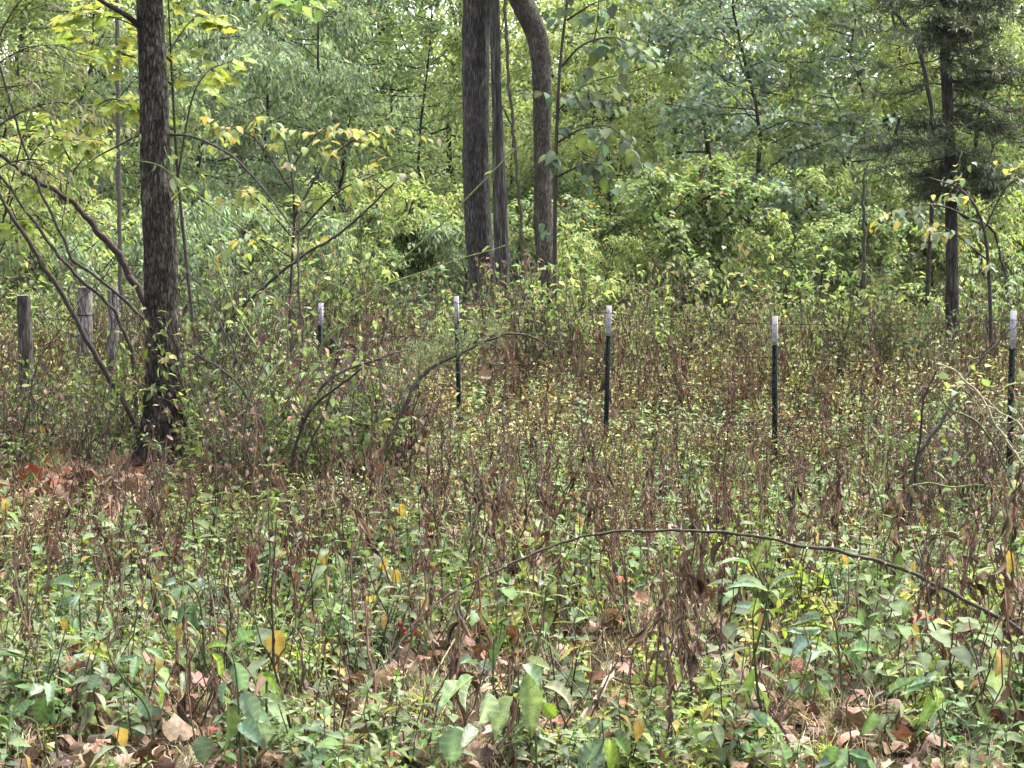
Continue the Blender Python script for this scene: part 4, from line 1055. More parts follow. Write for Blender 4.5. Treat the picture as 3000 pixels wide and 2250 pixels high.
#@@SECTION foreground
# ------------------------------------------------------------------ hero plants: explicit leaves from base and tip pixels
CLEAR = []   # keep random weeds out of the sight line of the plants placed one by one
def clear_mask(x, y):
    k = np.ones(len(x), bool)
    for u, Z, hw in CLEAR:
        k &= ~((np.abs(x / y - u) < hw / Z) & (y > Z - .6) & (y < Z + .12))
    return k
for q_ in cq[2:90:5]: CLEAR.append((q_[0] / q_[1], q_[1], .05))
def hero_plant(name, label, Z, stem_px, leaves_px, off, pal, tm, cat="plant", stem_w=9, stem_col=(.10, .13, .06), seed=0, k=1 / 2.212, stem_mat=None):
    """pixel coordinates of an enlarged crop: full = off + k * crop"""
    r = np.random.default_rng(seed + 77)
    f = lambda q: (off[0] + q[0] * k, off[1] + q[1] * k)
    stp = [f(q) for q in stem_px]
    x0, y0 = stp[0]
    g = GX(x0, Z)
    o = empty(name, g, label=label, cat=cat)
    W = [g - np.array([0, 0, .03])] + [P(a, b, Z) for a, b in stp[1:]]
    for (b, tp, *_) in leaves_px:
        CLEAR.append(((f(b)[0] + f(tp)[0] - 3000) / 2 / FPX, Z, .06))
    mk("stem", rel(tube(smooth_path(np.array(W), 20), np.linspace(stem_w, stem_w * .5, 20) / 2 * Z / FPX, 6, stem_col), g), MAT_LEAF, o, True)
    for (b, tp, wpx, *c) in leaves_px:
        zb = Z + r.uniform(-.02, .04); zt = zb - r.uniform(-.02, .09)
        A, B = P(*f(b), zb), P(*f(tp), zt)
        d = B - A; L = np.linalg.norm(d); wd = wpx * k * Z / FPX
        t = tm[r.integers(0, len(tm))]; bw = np.ptp(t.V[:, 0])
        up = nrm(np.array([0, -.5, .85]) + r.normal(0, .4, 3))
        R = frames([d], None, up)[0]
        cc = pick(np.array([c[0]]) if c else pal, 1, .10, r)[0]
        me = to_mesh("leaf", T(t.V * np.array([wd / bw / L, 1, 1]), t.F, t.C * cc), MAT_LEAF, True)
        link("leaf", me, o, M4(R, A - g, L * 1.04))
    return o
PG = np.array([(.24, .30, .20), (.21, .28, .17), (.27, .33, .22), (.20, .27, .13)]) * 1.5
BG_ = np.array([(.15, .22, .14), (.17, .24, .17), (.13, .20, .11)]) * 1.15
LG = (.24, .32, .05)
hero_plant("broadleaf_plant", "pale green plant with big drooping leaves at the bottom centre", 5.3, [(1280, 1900), (1265, 1640), (1255, 1430), (1200, 1280), (1150, 1130), (1150, 1000)],
    [((860, 1065), (600, 1240), 60), ((850, 1080), (740, 1262), 70), ((955, 1165), (925, 1412), 160), ((1115, 1190), (968, 1432), 155), ((1215, 1030), (1240, 1435), 155, (.25, .31, .15)), ((1180, 985), (1312, 1085), 115),
     ((1310, 1130), (1575, 1182), 64), ((740, 1390), (700, 1640), 170, (.19, .26, .15)), ((860, 1390), (800, 1480), 90), ((1310, 1240), (1400, 1345), 95, LG), ((1240, 980), (1350, 985), 60)], (1000, 1500), PG, LEAF_HERO, seed=1)
hero_plant("broadleaf_plant", "single upright mid green leafy shoot above the pale bottom-centre plant", 6.2, [(980, 1500), (985, 1200), (985, 1000), (990, 800)],
    [((1000, 1010), (1003, 785), 115, (.13, .21, .07)), ((860, 1000), (800, 920), 80), ((990, 1020), (880, 960), 60), ((1330, 480), (1290, 440), 60)], (1000, 1500), BG_, LEAF_HERO, seed=2)
hero_plant("broadleaf_plant", "green plant with broad bluish leaves at lower left, beside brown hanging leaves", 5.4, [(1560, 1800), (1555, 1500), (1545, 1250), (1530, 1050), (1500, 900)],
    [((1520, 965), (1592, 1172), 115), ((1560, 1165), (1695, 1385), 140), ((1470, 1225), (1485, 1570), 150, (.14, .22, .07)), ((1680, 1050), (1842, 1165), 62, (.16, .24, .05)), ((1530, 885), (1640, 735), 46), ((1480, 875), (1335, 840), 46, (.16, .24, .07)),
     ((1375, 915), (1450, 1060), 100, LG), ((1680, 1190), (1905, 1245), 50), ((1480, 1090), (1400, 1230), 60), ((1560, 1360), (1680, 1480), 120), ((1300, 1440), (1330, 1640), 130, (.12, .19, .09)), ((1020, 1120), (1080, 1250), 110, (.15, .22, .06)), ((1480, 900), (1530, 990), 40)], (0, 1500), BG_, LEAF_HERO, seed=3)
hero_plant("lanceleaf_plant", "leaning light green plant with narrow leaves at left foreground", 5.85, [(1010, 1560), (960, 1290), (830, 1120), (720, 960), (690, 830)],
    [((690, 790), (760, 605), 72), ((600, 910), (405, 967), 52), ((510, 782), (655, 762), 40), ((505, 775), (478, 680), 42), ((885, 930), (860, 1075), 66), ((770, 970), (925, 912), 34), ((655, 960), (690, 1065), 60), ((650, 1050), (575, 1150), 105),
     ((900, 1180), (975, 1345), 95), ((700, 770), (660, 740), 30), ((770, 900), (760, 990), 30), ((720, 960), (560, 860), 40, LG), ((940, 880), (1060, 930), 60), ((1180, 1040), (1190, 1130), 50)], (0, 1500), BG_ * 1.1, LEAF_HLA, seed=4)
hero_plant("lanceleaf_plant", "small plant with two cupped leaves above the left foreground litter", 7.0, [(520, 900), (520, 700), (515, 540)],
    [((480, 480), (360, 425), 85), ((560, 535), (655, 430), 85), ((500, 560), (380, 590), 50), ((520, 540), (470, 610), 40)], (0, 1500), BG_, LEAF_HERO, seed=5)
hero_plant("nettle_plant", "upright nettle-like plant with toothed leaves left of centre", 6.6, [(1320, 1000), (1310, 700), (1270, 520), (1180, 440)],
    [((1140, 460), (1050, 450), 90), ((1180, 480), (1120, 560), 100), ((1230, 470), (1190, 560), 90), ((1250, 580), (1150, 720), 80, (.08, .15, .06)), ((1260, 600), (1250, 740), 80, (.08, .15, .06)), ((1300, 700), (1380, 770), 60), ((1290, 490), (1310, 420), 60)], (0, 1500), BG_, LEAF_HERO, seed=6)
hero_plant("lanceleaf_plant", "plant with crisp pointed leaves under the arching cane", 6.9, [(545, 860), (545, 620), (525, 480), (470, 350), (460, 260)],
    [((435, 350), (285, 228), 95), ((470, 350), (505, 180), 62, (.20, .27, .08)), ((495, 482), (295, 430), 62), ((545, 525), (675, 358), 92), ((480, 545), (460, 735), 72, (.19, .26, .09)), ((450, 605), (345, 602), 52), ((560, 540), (640, 530), 40)], (2000, 1500), BG_ * 1.2, LEAF_HLA, seed=7)
hero_plant("mint_plant", "tall grey green mint with a flower spike in the right foreground", 6.2, [(1040, 1330), (1030, 1140), (1010, 900), (985, 720), (900, 560)],
    [((900, 690), (700, 720), 60), ((890, 700), (810, 655), 70), ((1010, 730), (1170, 680), 62), ((960, 770), (1005, 850), 80), ((1080, 905), (1255, 868), 70), ((900, 760), (690, 770), 52), ((820, 820), (720, 890), 90), ((1020, 900), (1220, 1000), 50), ((780, 880), (660, 830), 80),
     ((900, 900), (800, 960), 90), ((1000, 820), (1110, 790), 40), ((960, 1060), (900, 1100), 70), ((880, 1120), (960, 1130), 60), ((700, 1080), (740, 1180), 80)], (2000, 1500), BG_, LEAF_HERO, seed=8)
hero_plant("broadleaf_plant", "cluster of broad green leaves cut by the bottom edge at right", 5.15, [(1100, 1750), (1080, 1640), (1075, 1540)],
    [((1085, 1535), (985, 1665), 105), ((1010, 1520), (900, 1660), 110, (.13, .20, .07)), ((1110, 1540), (1190, 1660), 90), ((1060, 1560), (1300, 1640), 80), ((1000, 1600), (860, 1650), 70)], (2000, 1500), BG_, LEAF_HERO, seed=9)
hero_plant("broadleaf_plant", "broad pale leaf standing at the bottom edge, right of centre", 5.2, [(670, 1750), (660, 1640), (650, 1560)],
    [((640, 1650), (660, 1465), 85), ((690, 1650), (560, 1620), 50, (.28, .33, .08)), ((420, 1480), (425, 1570), 60), ((545, 1380), (440, 1290), 80, (.13, .21, .14))], (2000, 1500), BG_, LEAF_HERO, seed=10)
hero_plant("broadleaf_plant", "leafy green plant at right with crinkled yellow green leaves", 5.6, [(1700, 1700), (1680, 1420), (1640, 1250), (1600, 1120)],
    [((1600, 1120), (1420, 1170), 70), ((1620, 1130), (1700, 1240), 110, (.20, .27, .06)), ((1600, 1100), (1480, 1110), 60), ((1640, 1200), (1560, 1330), 110, (.20, .28, .08)), ((1660, 1300), (1570, 1450), 140), ((1640, 1060), (1570, 1090), 60), ((1240, 1290), (1180, 1430), 110, (.12, .18, .05)), ((1540, 1080), (1310, 1160), 40)], (2000, 1500), BG_ * 1.05, LEAF_HERO, seed=11)
hero_plant("broadleaf_plant", "dark bushy plant at the bottom edge, right of the pale fallen stick", 5.3, [(1720, 1800), (1720, 1640), (1700, 1480), (1690, 1350)],
    [((1700, 1480), (1560, 1620), 100), ((1740, 1470), (1750, 1640), 90, LG), ((1770, 1460), (1890, 1570), 100, (.10, .17, .06)), ((1680, 1350), (1740, 1420), 90), ((1660, 1340), (1600, 1420), 80), ((1720, 1500), (1660, 1640), 100), ((1640, 1500), (1530, 1640), 70)], (1000, 1500), BG_ * .85, LEAF_HERO, seed=12)
hero_plant("broadleaf_plant", "dark green drooping plant at the far left of the foreground", 5.6, [(360, 1600), (355, 1400), (320, 1200), (290, 1130)],
    [((280, 1130), (200, 1170), 80), ((310, 1110), (330, 1190), 80), ((290, 1190), (260, 1370), 130, (.09, .16, .05)), ((330, 1200), (340, 1360), 90, (.10, .17, .06)), ((220, 1230), (90, 1330), 100), ((400, 1280), (460, 1330), 50)], (0, 1500), BG_, LEAF_HERO, seed=13)

# single curled brown leaves hanging upright, as things of their own stalks
def dead_hero(lab, Z, px, H, seed, nl=9, L=.13):
    t = stalk(seed, H, nl, L, BROWNS, 1); g = GX(px, Z)
    o = mk("dead_stalk", t, MAT_DRY, label=lab, cat="dead plant", group="dead brown stalks"); o.location = g
dead_hero("dead stalk with large curled brown leaves in front of the bottom-centre plant", 5.5, 1512, .36, 901, 9, .105)
dead_hero("thick bundle of brown hanging leaves just left of the pale bottom-centre plant", 5.9, 1335, .5, 902, 16, .11)
dead_hero("dark dead stalk with drooping leaves near the lower left green plant", 6.4, 1240, .5, 903, 12, .095)
dead_hero("tall dead stalk bent over right of the lower left plants", 6.2, 540, .38, 904, 7, .10)
dead_hero("dead stalk with shredded leaves below the crest of the arching cane", 7.4, 2010, .55, 905, 16, .115)
dead_hero("dead stalk with dark leaves under the left part of the cane's crest", 7.6, 2110, .5, 906, 14, .105)
dead_hero("twin dead stalk at the bottom right, dark and leafless-looking", 6.1, 2050, .48, 907, 12, .10)
dead_hero("dead stalk with reddish hanging leaf above the arching cane", 8.2, 2330, .5, 908, 10, .12)
dead_hero("dead stalk beside the pale stick in the right foreground", 6.15, 1910, .52, 909, 13, .09)
dead_hero("dead stalk with one long shrivelled leaf left of centre", 7.0, 775, .5, 910, 10, .12)
dead_hero("tall dark dead weed right behind the post at the crooked tree's foot", 15.5, 1808, 1.0, 911, 26, .15)
dead_hero("tall dark dead weed left of the grey trunk's foot", 16.9, 1380, 1.05, 912, 26, .15)
dead_hero("tall dark dead weed under the crooked tree's left side", 16.6, 1480, 1.0, 913, 28, .15)
dead_hero("tall dark dead weed with black leaves right of the grey trunk", 18.0, 1450, 1.05, 914, 24, .14)
dead_hero("dead weed with hanging leaves in the meadow between the two middle posts", 14.5, 1610, .62, 915, 16, .11)
dead_hero("dead weed at the foot of the post in the open weeds", 12.9, 2262, .42, 916, 14, .11)
dead_hero("dead weed tall against the fence below the crooked tree", 14.0, 1230, .42, 917, 14, .11)

# fallen stick
stt, sq = px_tube([(1660, 2160), (1678, 2133), (1720, 2085), (1741, 2056), (1770, 2005), (1787, 1979), (1792, 1950)], np.linspace(6.0, 6.5, 7), (16, 19, 19, 17, 12), 40, 9, (.36, .28, .22), .02)
mk("fallen_stick", stt, MAT_TWIG, smooth=True, loc=sq[0], label="pale bare fallen stick slanting out of the right-centre foreground grass", cat="stick")
stt, sq = px_tube([(1795, 1985), (1840, 2000), (1880, 2003)], 6.5, (8, 10, 10), 16, 8, (.20, .12, .08), .01)
mk("fallen_stick", stt, MAT_TWIG, smooth=True, loc=sq[0], label="short brown stick lying right of the pale stick", cat="stick")
stt, sq = px_tube([(480, 1350), (520, 1420), (560, 1465), (600, 1490)], np.linspace(12.8, 11.8, 4), (5, 7, 7, 6), 24, 7, (.28, .22, .18), .02)
mk("fallen_stick", stt, MAT_TWIG, smooth=True, loc=sq[0], label="thin grey stick resting against the near trunk's foot", cat="stick")
stt, sq = px_tube([(520, 1600), (560, 1635), (600, 1655), (640, 1680)], np.linspace(9.8, 9.5, 4), (10, 16, 14, 8), 24, 8, (.045, .03, .025), .02)
mk("fallen_stick", stt, MAT_TWIG, smooth=True, loc=sq[0], label="short dark curved stick lying in the leaves below the near trunk", cat="stick")

# rose hips
HIP = to_mesh("hip", None or tube(np.array([[0, 0, 0], [0, 0, .002], [0, 0, .0065], [0, 0, .011], [0, 0, .013]]), (.001, .0045, .0062, .0045, .0012), 9, (.42, .075, .055)), MAT_LEAF, True)
def hips(px, py, Z, n, lab, seed):
    r = np.random.default_rng(seed); g = GX(px, Z); c = P(px, py, Z)
    o = empty("rose_hip_sprig", g, label=lab, cat="plant", group="sprigs of red rose hips")
    st = wig(g - np.array([0, 0, .03]), c, 8, .04, r)
    mk("stem", rel(tube(st, np.linspace(.003, .0016, 8), 5, (.16, .09, .06)), g), MAT_TWIG, o)
    for k in range(n):
        q = c + r.normal(0, .032, 3) * np.array([1, .6, .8]); b = wig(st[-2], q, 4, .06, r)
        tw = mk("twiglet", rel(tube(b, .0009, 3, (.22, .12, .07)), g), MAT_TWIG, o)
        link("hip", HIP, o, M4(frames([nrm(r.normal(0, .4, 3) + np.array([0, 1, 0]))])[0] @ np.array([[1, 0, 0], [0, 1, 0], [0, 0, 1.0]]), q - g, r.uniform(.9, 1.4)))
hips(1690, 1455, 10.2, 9, "thick cluster of red rose hips in the weeds below the middle post", 1)
hips(1832, 1419, 10.5, 5, "small bunch of red hips right of the hip cluster under the middle post", 2)
hips(2130, 1430, 10.4, 7, "red hips left of the post in the open weeds", 3)
hips(2172, 1450, 10.0, 6, "red hips nearest the foot of the post in the open weeds", 4)
hips(1475, 1613, 8.4, 4, "pair of red hips above the left rise of the cane", 5)
hips(1484, 1518, 9.2, 3, "few pale red hips in brown weeds left of the cane's crest", 6)
hips(1181, 1835, 7.2, 5, "red hips at the low left end of the cane", 7)
hips(1060, 1839, 7.3, 4, "red hips in the grass left of the cane's low end", 8)
hips(1294, 1672, 7.9, 4, "red hips just above the cane's left arm", 9)
print("heroes", time.time() - T0)

# ------------------------------------------------------------------ fallen leaves
MARKS = [(1540, 5.3, "by the big pale bottom-centre plant"), (690, 5.4, "by the broad lower-left plant"), (380, 5.9, "by the narrow-leaved left plant"), (150, 5.6, "by the far-left drooping plant"), (230, 7.0, "by the two-leaf plant at left"),
         (560, 6.6, "by the nettle left of centre"), (2230, 6.9, "by the pointed-leaf plant"), (2450, 6.2, "by the grey green mint"), (2740, 5.6, "by the crinkled plant at right"), (1790, 5.3, "by the dark bushy bottom plant"), (1740, 6.4, "by the pale fallen stick"),
         (1180, 7.2, "by the cane's low left end"), (1900, 8.0, "below the cane's crest"), (2820, 7.2, "by the cane's right arm"), (1690, 10, "by the thick hip cluster"), (2150, 10, "by the open post's hips"), (880, 9.6, "before the bare arching shrub"), (420, 10, "before the near trunk"),
         (2700, 9.4, "before the tangle at right"), (1350, 9.2, "in open weeds left of centre"), (60, 8.4, "at the left edge"), (950, 6.0, "between nettle and bottom-centre plant"), (820, 7.8, "behind the nettle"), (2480, 8.3, "behind the cane's right arm"), (2080, 5.6, "at bottom edge right of centre"), (1520, 7.2, "under the cane's left arm"), (2960, 5.9, "at the bottom right corner"), (1080, 5.3, "at bottom edge left of centre")]
MP = np.array([((a - 1500) / FPX * z, z) for a, z, _ in MARKS])
def name_each(rows, verb):
    """rows: (object, phrase, x, y). Each label says what it looks like and what it stands by; alike neighbours are told apart by distance"""
    cells = {}
    for o, ph, x, y in rows:
        d = np.hypot(MP[:, 0] - x, (MP[:, 1] - y) * .7); cells.setdefault((ph, int(d.argmin())), []).append((y, o))
    for (ph, k), v in cells.items():
        v.sort(key=lambda q: q[0]); n = len(v)
        for i, (_, o) in enumerate(v):
            w_ = "" if n == 1 else (("nearer ", "farther ")[i] if n == 2 else (("nearest ", "second nearest ", "third nearest ", "fourth nearest ", "fifth nearest ", "sixth nearest ", "seventh nearest ", "eighth nearest ", "ninth nearest ", "tenth nearest ", "eleventh nearest ", "twelfth nearest ", "thirteenth nearest ", "fourteenth nearest ", "fifteenth nearest ", "sixteenth nearest ")[min(i, 15)] if i < n - 1 else "farthest "))
            o["label"] = f"{w_}{ph} {verb} {MARKS[k][2]}"
            o["group"] = ph
def wedge(n, z0, z1, k=.31, power=1.0):
    """random ground points in the view wedge, even per unit of ground area when power = 1"""
    u = rng.random(n); y = np.sqrt(z0 ** 2 + u ** power * (z1 ** 2 - z0 ** 2)); x = rng.uniform(-k, k, n) * y
    return x, y
def flat_R(n, tiltmax=.5):
    R = rotz(rng.uniform(0, 6.28, n)); a = rng.normal(0, tiltmax, n); b = rng.normal(0, tiltmax, n)
    Rx = np.zeros((n, 3, 3)); Rx[:, 0, 0] = 1; Rx[:, 1, 1] = Rx[:, 2, 2] = np.cos(a); Rx[:, 1, 2] = -np.sin(a); Rx[:, 2, 1] = np.sin(a)
    Ry = np.zeros((n, 3, 3)); Ry[:, 1, 1] = 1; Ry[:, 0, 0] = Ry[:, 2, 2] = np.cos(b); Ry[:, 0, 2] = np.sin(b); Ry[:, 2, 0] = -np.sin(b)
    return R @ Rx @ Ry
PINK = np.array([(.33, .205, .155), (.30, .18, .13), (.37, .25, .20), (.25, .15, .105)])
FL = {k: [to_mesh("fallen_leaf", LOB[i].col(pick(p, 1, .08)[0]), MAT_DRY, True) for i in range(6)] for k, p in (("pink", PINK), ("rust", REDS), ("tan", TANS[:5]), ("brown", TANS[5:]))}
WHATL = {"pink": "pinkish tan curled fallen leaf", "rust": "rusty red fallen leaf", "tan": "pale tan fallen leaf", "brown": "orange brown fallen leaf"}
EXPL = [(2312, 2130, .115, "pink", "largest pinkish fallen leaf, flat in the right foreground"), (2715, 1920, .12, "rust", "orange rust fallen leaf standing up at right foreground"), (2120, 2200, .11, "rust", "dark red brown fallen leaf at the bottom edge, right of centre"),
        (2510, 1880, .09, "pink", "pink fallen leaf beside the grey green mint"), (2290, 1978, .07, "pink", "small pink fallen leaf left of the mint's stem"), (45, 1818, .09, "rust", "red brown fallen leaf at the left edge of the foreground"),
        (180, 2135, .13, "pink", "large pink curled fallen leaf at the bottom left"), (575, 2085, .08, "pink", "pink fallen leaf tucked behind the lower left plant"), (615, 1760, .08, "pink", "peach fallen leaf beside the pair of yellow leaves at left"),
        (1025, 2225, .09, "rust", "bright rust fallen leaf at the bottom edge, left of centre"), (265, 1450, .20, "pink", "pale brown fallen leaf below the near trunk, standing on edge"), (2560, 1835, .05, "tan", "cream fallen leaf shining under the cane's right arm"),
        (2970, 2175, .10, "rust", "orange fallen leaf in the bottom right corner"), (2820, 2040, .10, "pink", "tan fallen leaf behind the right crinkled plant"), (1840, 2090, .07, "pink", "pink fallen leaf right of the pale stick"),
        (130, 1300, .2, "pink", "pale fallen leaf on the bare litter at far left"), (1400, 1105, .10, "pink", "broad tan leaf caught in the weeds behind the straight tree's post")]
used = 0
for px, py, L, kd, lab in EXPL:
    Z = 8100.0 / (py - 838) if py > 1250 else 14.8
    if py > 1250: g = GX(px, Z); g[2] += .03 + L * .12
    else: g = P(px, py, Z)
    o = link("fallen_leaf", FL[kd][used % 6], None, label=lab, cat="leaf", group="fallen tree leaves"); used += 1
    R = flat_R(1, .35)[0]; lean = Matrix.Rotation(.75, 4, 'X')
    o.matrix_world = Matrix.Translation(Vector(g)) @ lean @ M4(R, (0, 0, 0), L * 1.1)
n = 255
x, y = wedge(n, 5.4, 11.0, .27, 1.1); z = ground_z(x, y); R = flat_R(n, .55); rows = []
for i in range(n):
    kd = ("pink", "tan", "brown", "rust", "pink")[rng.integers(0, 5)]
    rows.append((link("fallen_leaf", FL[kd][rng.integers(0, 6)], None, M4(R[i], (x[i], y[i], z[i] + rng.uniform(.02, .09)), rng.uniform(.04, .10)), cat="leaf"), WHATL[kd], x[i], y[i]))
name_each(rows, "lying")
# the rest of the litter
out = []
for i, lt in enumerate(LOB_LO):
    n = 520; x, y = wedge(n, 4.7, 14); out.append(scatter(lt, np.stack([x, y, ground_z(x, y) + rng.uniform(.0, .05, n)], 1), flat_R(n, .5), rng.uniform(.05, .12, n), pick(np.vstack([TANS, PINK, BROWNS]), n, .2)))
for i, lt in enumerate(CURL_MID + LEAF_SM_LO):
    n = 1500; x, y = wedge(n, 4.7, 15); out.append(scatter(lt, np.stack([x, y, ground_z(x, y) + rng.uniform(.0, .05, n)], 1), flat_R(n, .6), rng.uniform(.04, .09, n), pick(np.vstack([TANS * .8, BROWNS, BROWNS]), n, .2)))
for lt in LOB_LO + CURL_MID:
    n = 170; x, y = wedge(n, 4.6, 6.2); out.append(scatter(lt, np.stack([x, y, ground_z(x, y) + rng.uniform(.0, .05, n)], 1), flat_R(n, .5), rng.uniform(.035, .085, n), pick(np.vstack([TANS * .8, BROWNS, BROWNS]), n, .3)))
# leaf-strewn patch round the near tree
for lt in LOB_LO[:4]:
    n = 330; x = rng.normal(-2.9, .75, n); y = rng.normal(12.6, 1.2, n); out.append(scatter(lt, np.stack([x, y, ground_z(x, y) + rng.uniform(.01, .06, n)], 1), flat_R(n, .5), rng.uniform(.08, .17, n), pick(np.vstack([TANS, PINK, REDS, BROWNS]), n, .2)))
mk("leaf_litter", join(out), MAT_DRY, kind="stuff", label="brown and tan leaf litter covering the ground", cat="leaf litter")

# ------------------------------------------------------------------ grass
GR = np.array([(.24, .26, .11), (.32, .30, .15), (.18, .22, .09), (.40, .33, .19), (.22, .24, .13), (.30, .24, .14)]) * 1.25
out = []
for i in range(4):
    tf = tuft(300 + i, 25, .125, GR)
    n = 480; x, y = wedge(n, 4.7, 9.5); out.append(scatter(tf, np.stack([x, y, ground_z(x, y)], 1), rotz(rng.uniform(0, 6.28, n)), rng.uniform(.5, 1.25, n), 1 + rng.normal(0, .15, (n, 3)) * .6))
    tf = tuft(310 + i, 15, .20, GR)
    n = 330; x, y = wedge(n, 9.5, 17); out.append(scatter(tf, np.stack([x, y, ground_z(x, y)], 1), rotz(rng.uniform(0, 6.28, n)), rng.uniform(.6, 1.3, n), 1 + rng.normal(0, .15, (n, 3)) * .6))
mk("grass", join(out), MAT_DRY, kind="stuff", label="thin dry and green grass among the weeds", cat="grass")
print("litter+grass", time.time() - T0)

# ------------------------------------------------------------------ green herbs
HARG = []
def herb_rec(*a, **k):
    HARG.append((a, k)); return herb(*a, **k)
HB = [herb_rec(401, .26, 5, .085, LEAF_OV, GREENS[[1]], stems=1), herb_rec(402, .22, 4, .075, LEAF_OV, GREENS[[0]], stems=2), herb_rec(403, .34, 6, .095, LEAF_LA, GREENS[[4]], stems=1), herb_rec(404, .20, 4, .07, LEAF_OV, GREENS[[3]], stems=3),
      herb_rec(405, .30, 6, .07, LEAF_SM, GREENS[[5]], stems=2), herb_rec(406, .18, 3, .10, LEAF_OV, GREENS[[2]], per=3), herb_rec(407, .38, 7, .08, LEAF_LA, GREENS[[5]], curl=.25), herb_rec(408, .16, 3, .06, LEAF_SM, LIMES[[0]], stems=4, per=3),
      herb_rec(409, .26, 5, .07, LEAF_SM, GREENS[[1]], stems=4), herb_rec(410, .3, 5, .09, LEAF_OV, GREENS[[4]], droop=.5, curl=.15), herb_rec(411, .14, 3, .055, LEAF_SM, YELS[[1]] * .9, stems=3, per=3), herb_rec(412, .24, 5, .05, LEAF_SM, LIMES[[2]], stems=5)]
HL = ["blue green weed with paired oval leaves", "two-stemmed green weed with oval leaves", "pale green weed with narrow leaves", "three-stemmed yellow green low weed", "fine-leaved green weed on two stems", "dark green low weed with leaves in threes", "taller narrow-leaved weed with brown leaves",
      "low lime green clover-like weed", "bushy blue green small-leaved weed", "drooping pale green weed with oval leaves", "small yellow-leaved weed", "many-stemmed lime green weed"]
LOD = {id(LEAF_OV): LEAF_OV_LO, id(LEAF_LA): LEAF_LA_LO, id(LEAF_SM): LEAF_SM_LO}
_h0 = herb
def herb_lo(*a, **k):
    a = list(a); a[4] = LOD[id(a[4])]; global CURL
    keep, CURL = CURL, CURL_MID
    t = _h0(*a, **k); CURL = keep
    return t
HB_LO = [herb_lo(*a, **k) for a, k in HARG]
HM = [to_mesh("weed", t, MAT_LEAF) for t in HB]
n = 420; x, y = wedge(n, 5.55, 9.4, .265); keep = clear_mask(x, y); x, y = x[keep][:290], y[keep][:290]; n = len(x); z = ground_z(x, y)
wts = np.array([3, 3, 2.2, 1.5, 3, 2, 1.6, 1.6, 3, 1.6, .7, 1.5]); wts /= wts.sum(); kd = rng.choice(12, n, p=wts); rows = []
for i in range(n):
    R = tilt([rng.uniform(0, 6.28)], np.array([abs(rng.normal(0, .2))]))[0]
    rows.append((link("weed", HM[kd[i]], None, M4(R, (x[i], y[i], z[i]), rng.choice([.5, .7, .9, 1.1, 1.35], p=[.25, .25, .25, .15, .1])), cat="weed"), HL[kd[i]], x[i], y[i]))
name_each(rows, "growing")
def bare_patch(x, y):
    return np.exp(-(((x + 2.5) / .85) ** 2 + ((y - 11.9) / 1.9) ** 2))
out = []
for i, t in enumerate(HB_LO):
    for (z0, z1, m, sc_) in ((4.9, 10.0, int(520 * wts[i]), .8), (9.2, 15.5, int(1400 * wts[i]), 1.0)):
        x, y = wedge(m, z0, z1); keep = (rng.random(m) > bare_patch(x, y)) & clear_mask(x, y); x, y = x[keep], y[keep]; m = len(x)
        out.append(scatter(t, np.stack([x, y, ground_z(x, y)], 1), tilt(rng.uniform(0, 6.28, m), np.abs(rng.normal(0, .22, m))), rng.uniform(.5, 1.1, m) * sc_, 1 + rng.normal(0, .16, (m, 1)) + rng.normal(0, .05, (m, 3))))
for i in (0, 1, 4, 5, 7, 8, 11):
    m = 36; x, y = wedge(m, 4.7, 5.9); k = clear_mask(x, y); x, y = x[k], y[k]; m = len(x)
    out.append(scatter(HB_LO[i], np.stack([x, y, ground_z(x, y)], 1), tilt(rng.uniform(0, 6.28, m), np.abs(rng.normal(0, .22, m))), rng.uniform(.4, .75, m), 1 + rng.normal(0, .16, (m, 1)) + rng.normal(0, .05, (m, 3))))
for i in (0, 1, 2, 4, 5, 8, 9):      # thicker greenery at the lower left
    m = 24; y = rng.uniform(5.0, 8.2, m); x = rng.uniform(-.27, -.06, m) * y; k = clear_mask(x, y); x, y = x[k], y[k]; m = len(x)
    out.append(scatter(HB_LO[i], np.stack([x, y, ground_z(x, y)], 1), tilt(rng.uniform(0, 6.28, m), np.abs(rng.normal(0, .22, m))), rng.uniform(.5, 1.0, m), 1 + rng.normal(0, .16, (m, 1)) + rng.normal(0, .05, (m, 3))))
mk("ground_cover", join(out), MAT_LEAF, kind="stuff", label="mass of small green weeds covering the clearing", cat="ground cover")

# ------------------------------------------------------------------ dead stalks
ST = [stalk(500 + i, h, nl, L, BROWNS, b) for i, (h, nl, L, b) in enumerate(((.42, 9, .08, 1), (.5, 14, .09, 2), (.36, 7, .10, 0), (.55, 16, .075, 3), (.45, 5, .06, 4), (.60, 12, .10, 2), (.32, 10, .07, 1), (.5, 3, .05, 5), (.62, 4, .06, 3), (.28, 5, .11, 0), (.48, 20, .055, 4), (.4, 2, .08, 2), (.66, 8, .075, 3)))]
SL = ["short dead stalk with shrivelled leaves", "leafy brown dead stalk", "short dead stalk with long hanging leaves", "branched brown stalk crowded with dry leaves", "twiggy dead stalk with few leaves", "tall dead stalk with big curled leaves", "low dead stalk with clustered leaves", "bare branched dry stalk", "tall wiry dry stalk", "short stalk with two long leaves", "bushy dead stalk of tiny leaves", "nearly bare brown stalk", "tall open dead stalk"]
SM = [to_mesh("dead_stalk", t, MAT_DRY) for t in ST]
n = 420; x, y = wedge(n, 5.6, 10.8, .265); keep = clear_mask(x, y); x, y = x[keep][:300], y[keep][:300]; n = len(x); z = ground_z(x, y)
rows = []
for i in range(n):
    j = rng.integers(0, 13); R = tilt([rng.uniform(0, 6.28)], np.array([abs(rng.normal(0, .25))]))[0]
    sc_ = rng.uniform(.55, 1.2)
    rows.append((link("dead_stalk", SM[j], None, M4(R, (x[i], y[i], z[i]), sc_), cat="dead plant"), SL[j], x[i], y[i]))
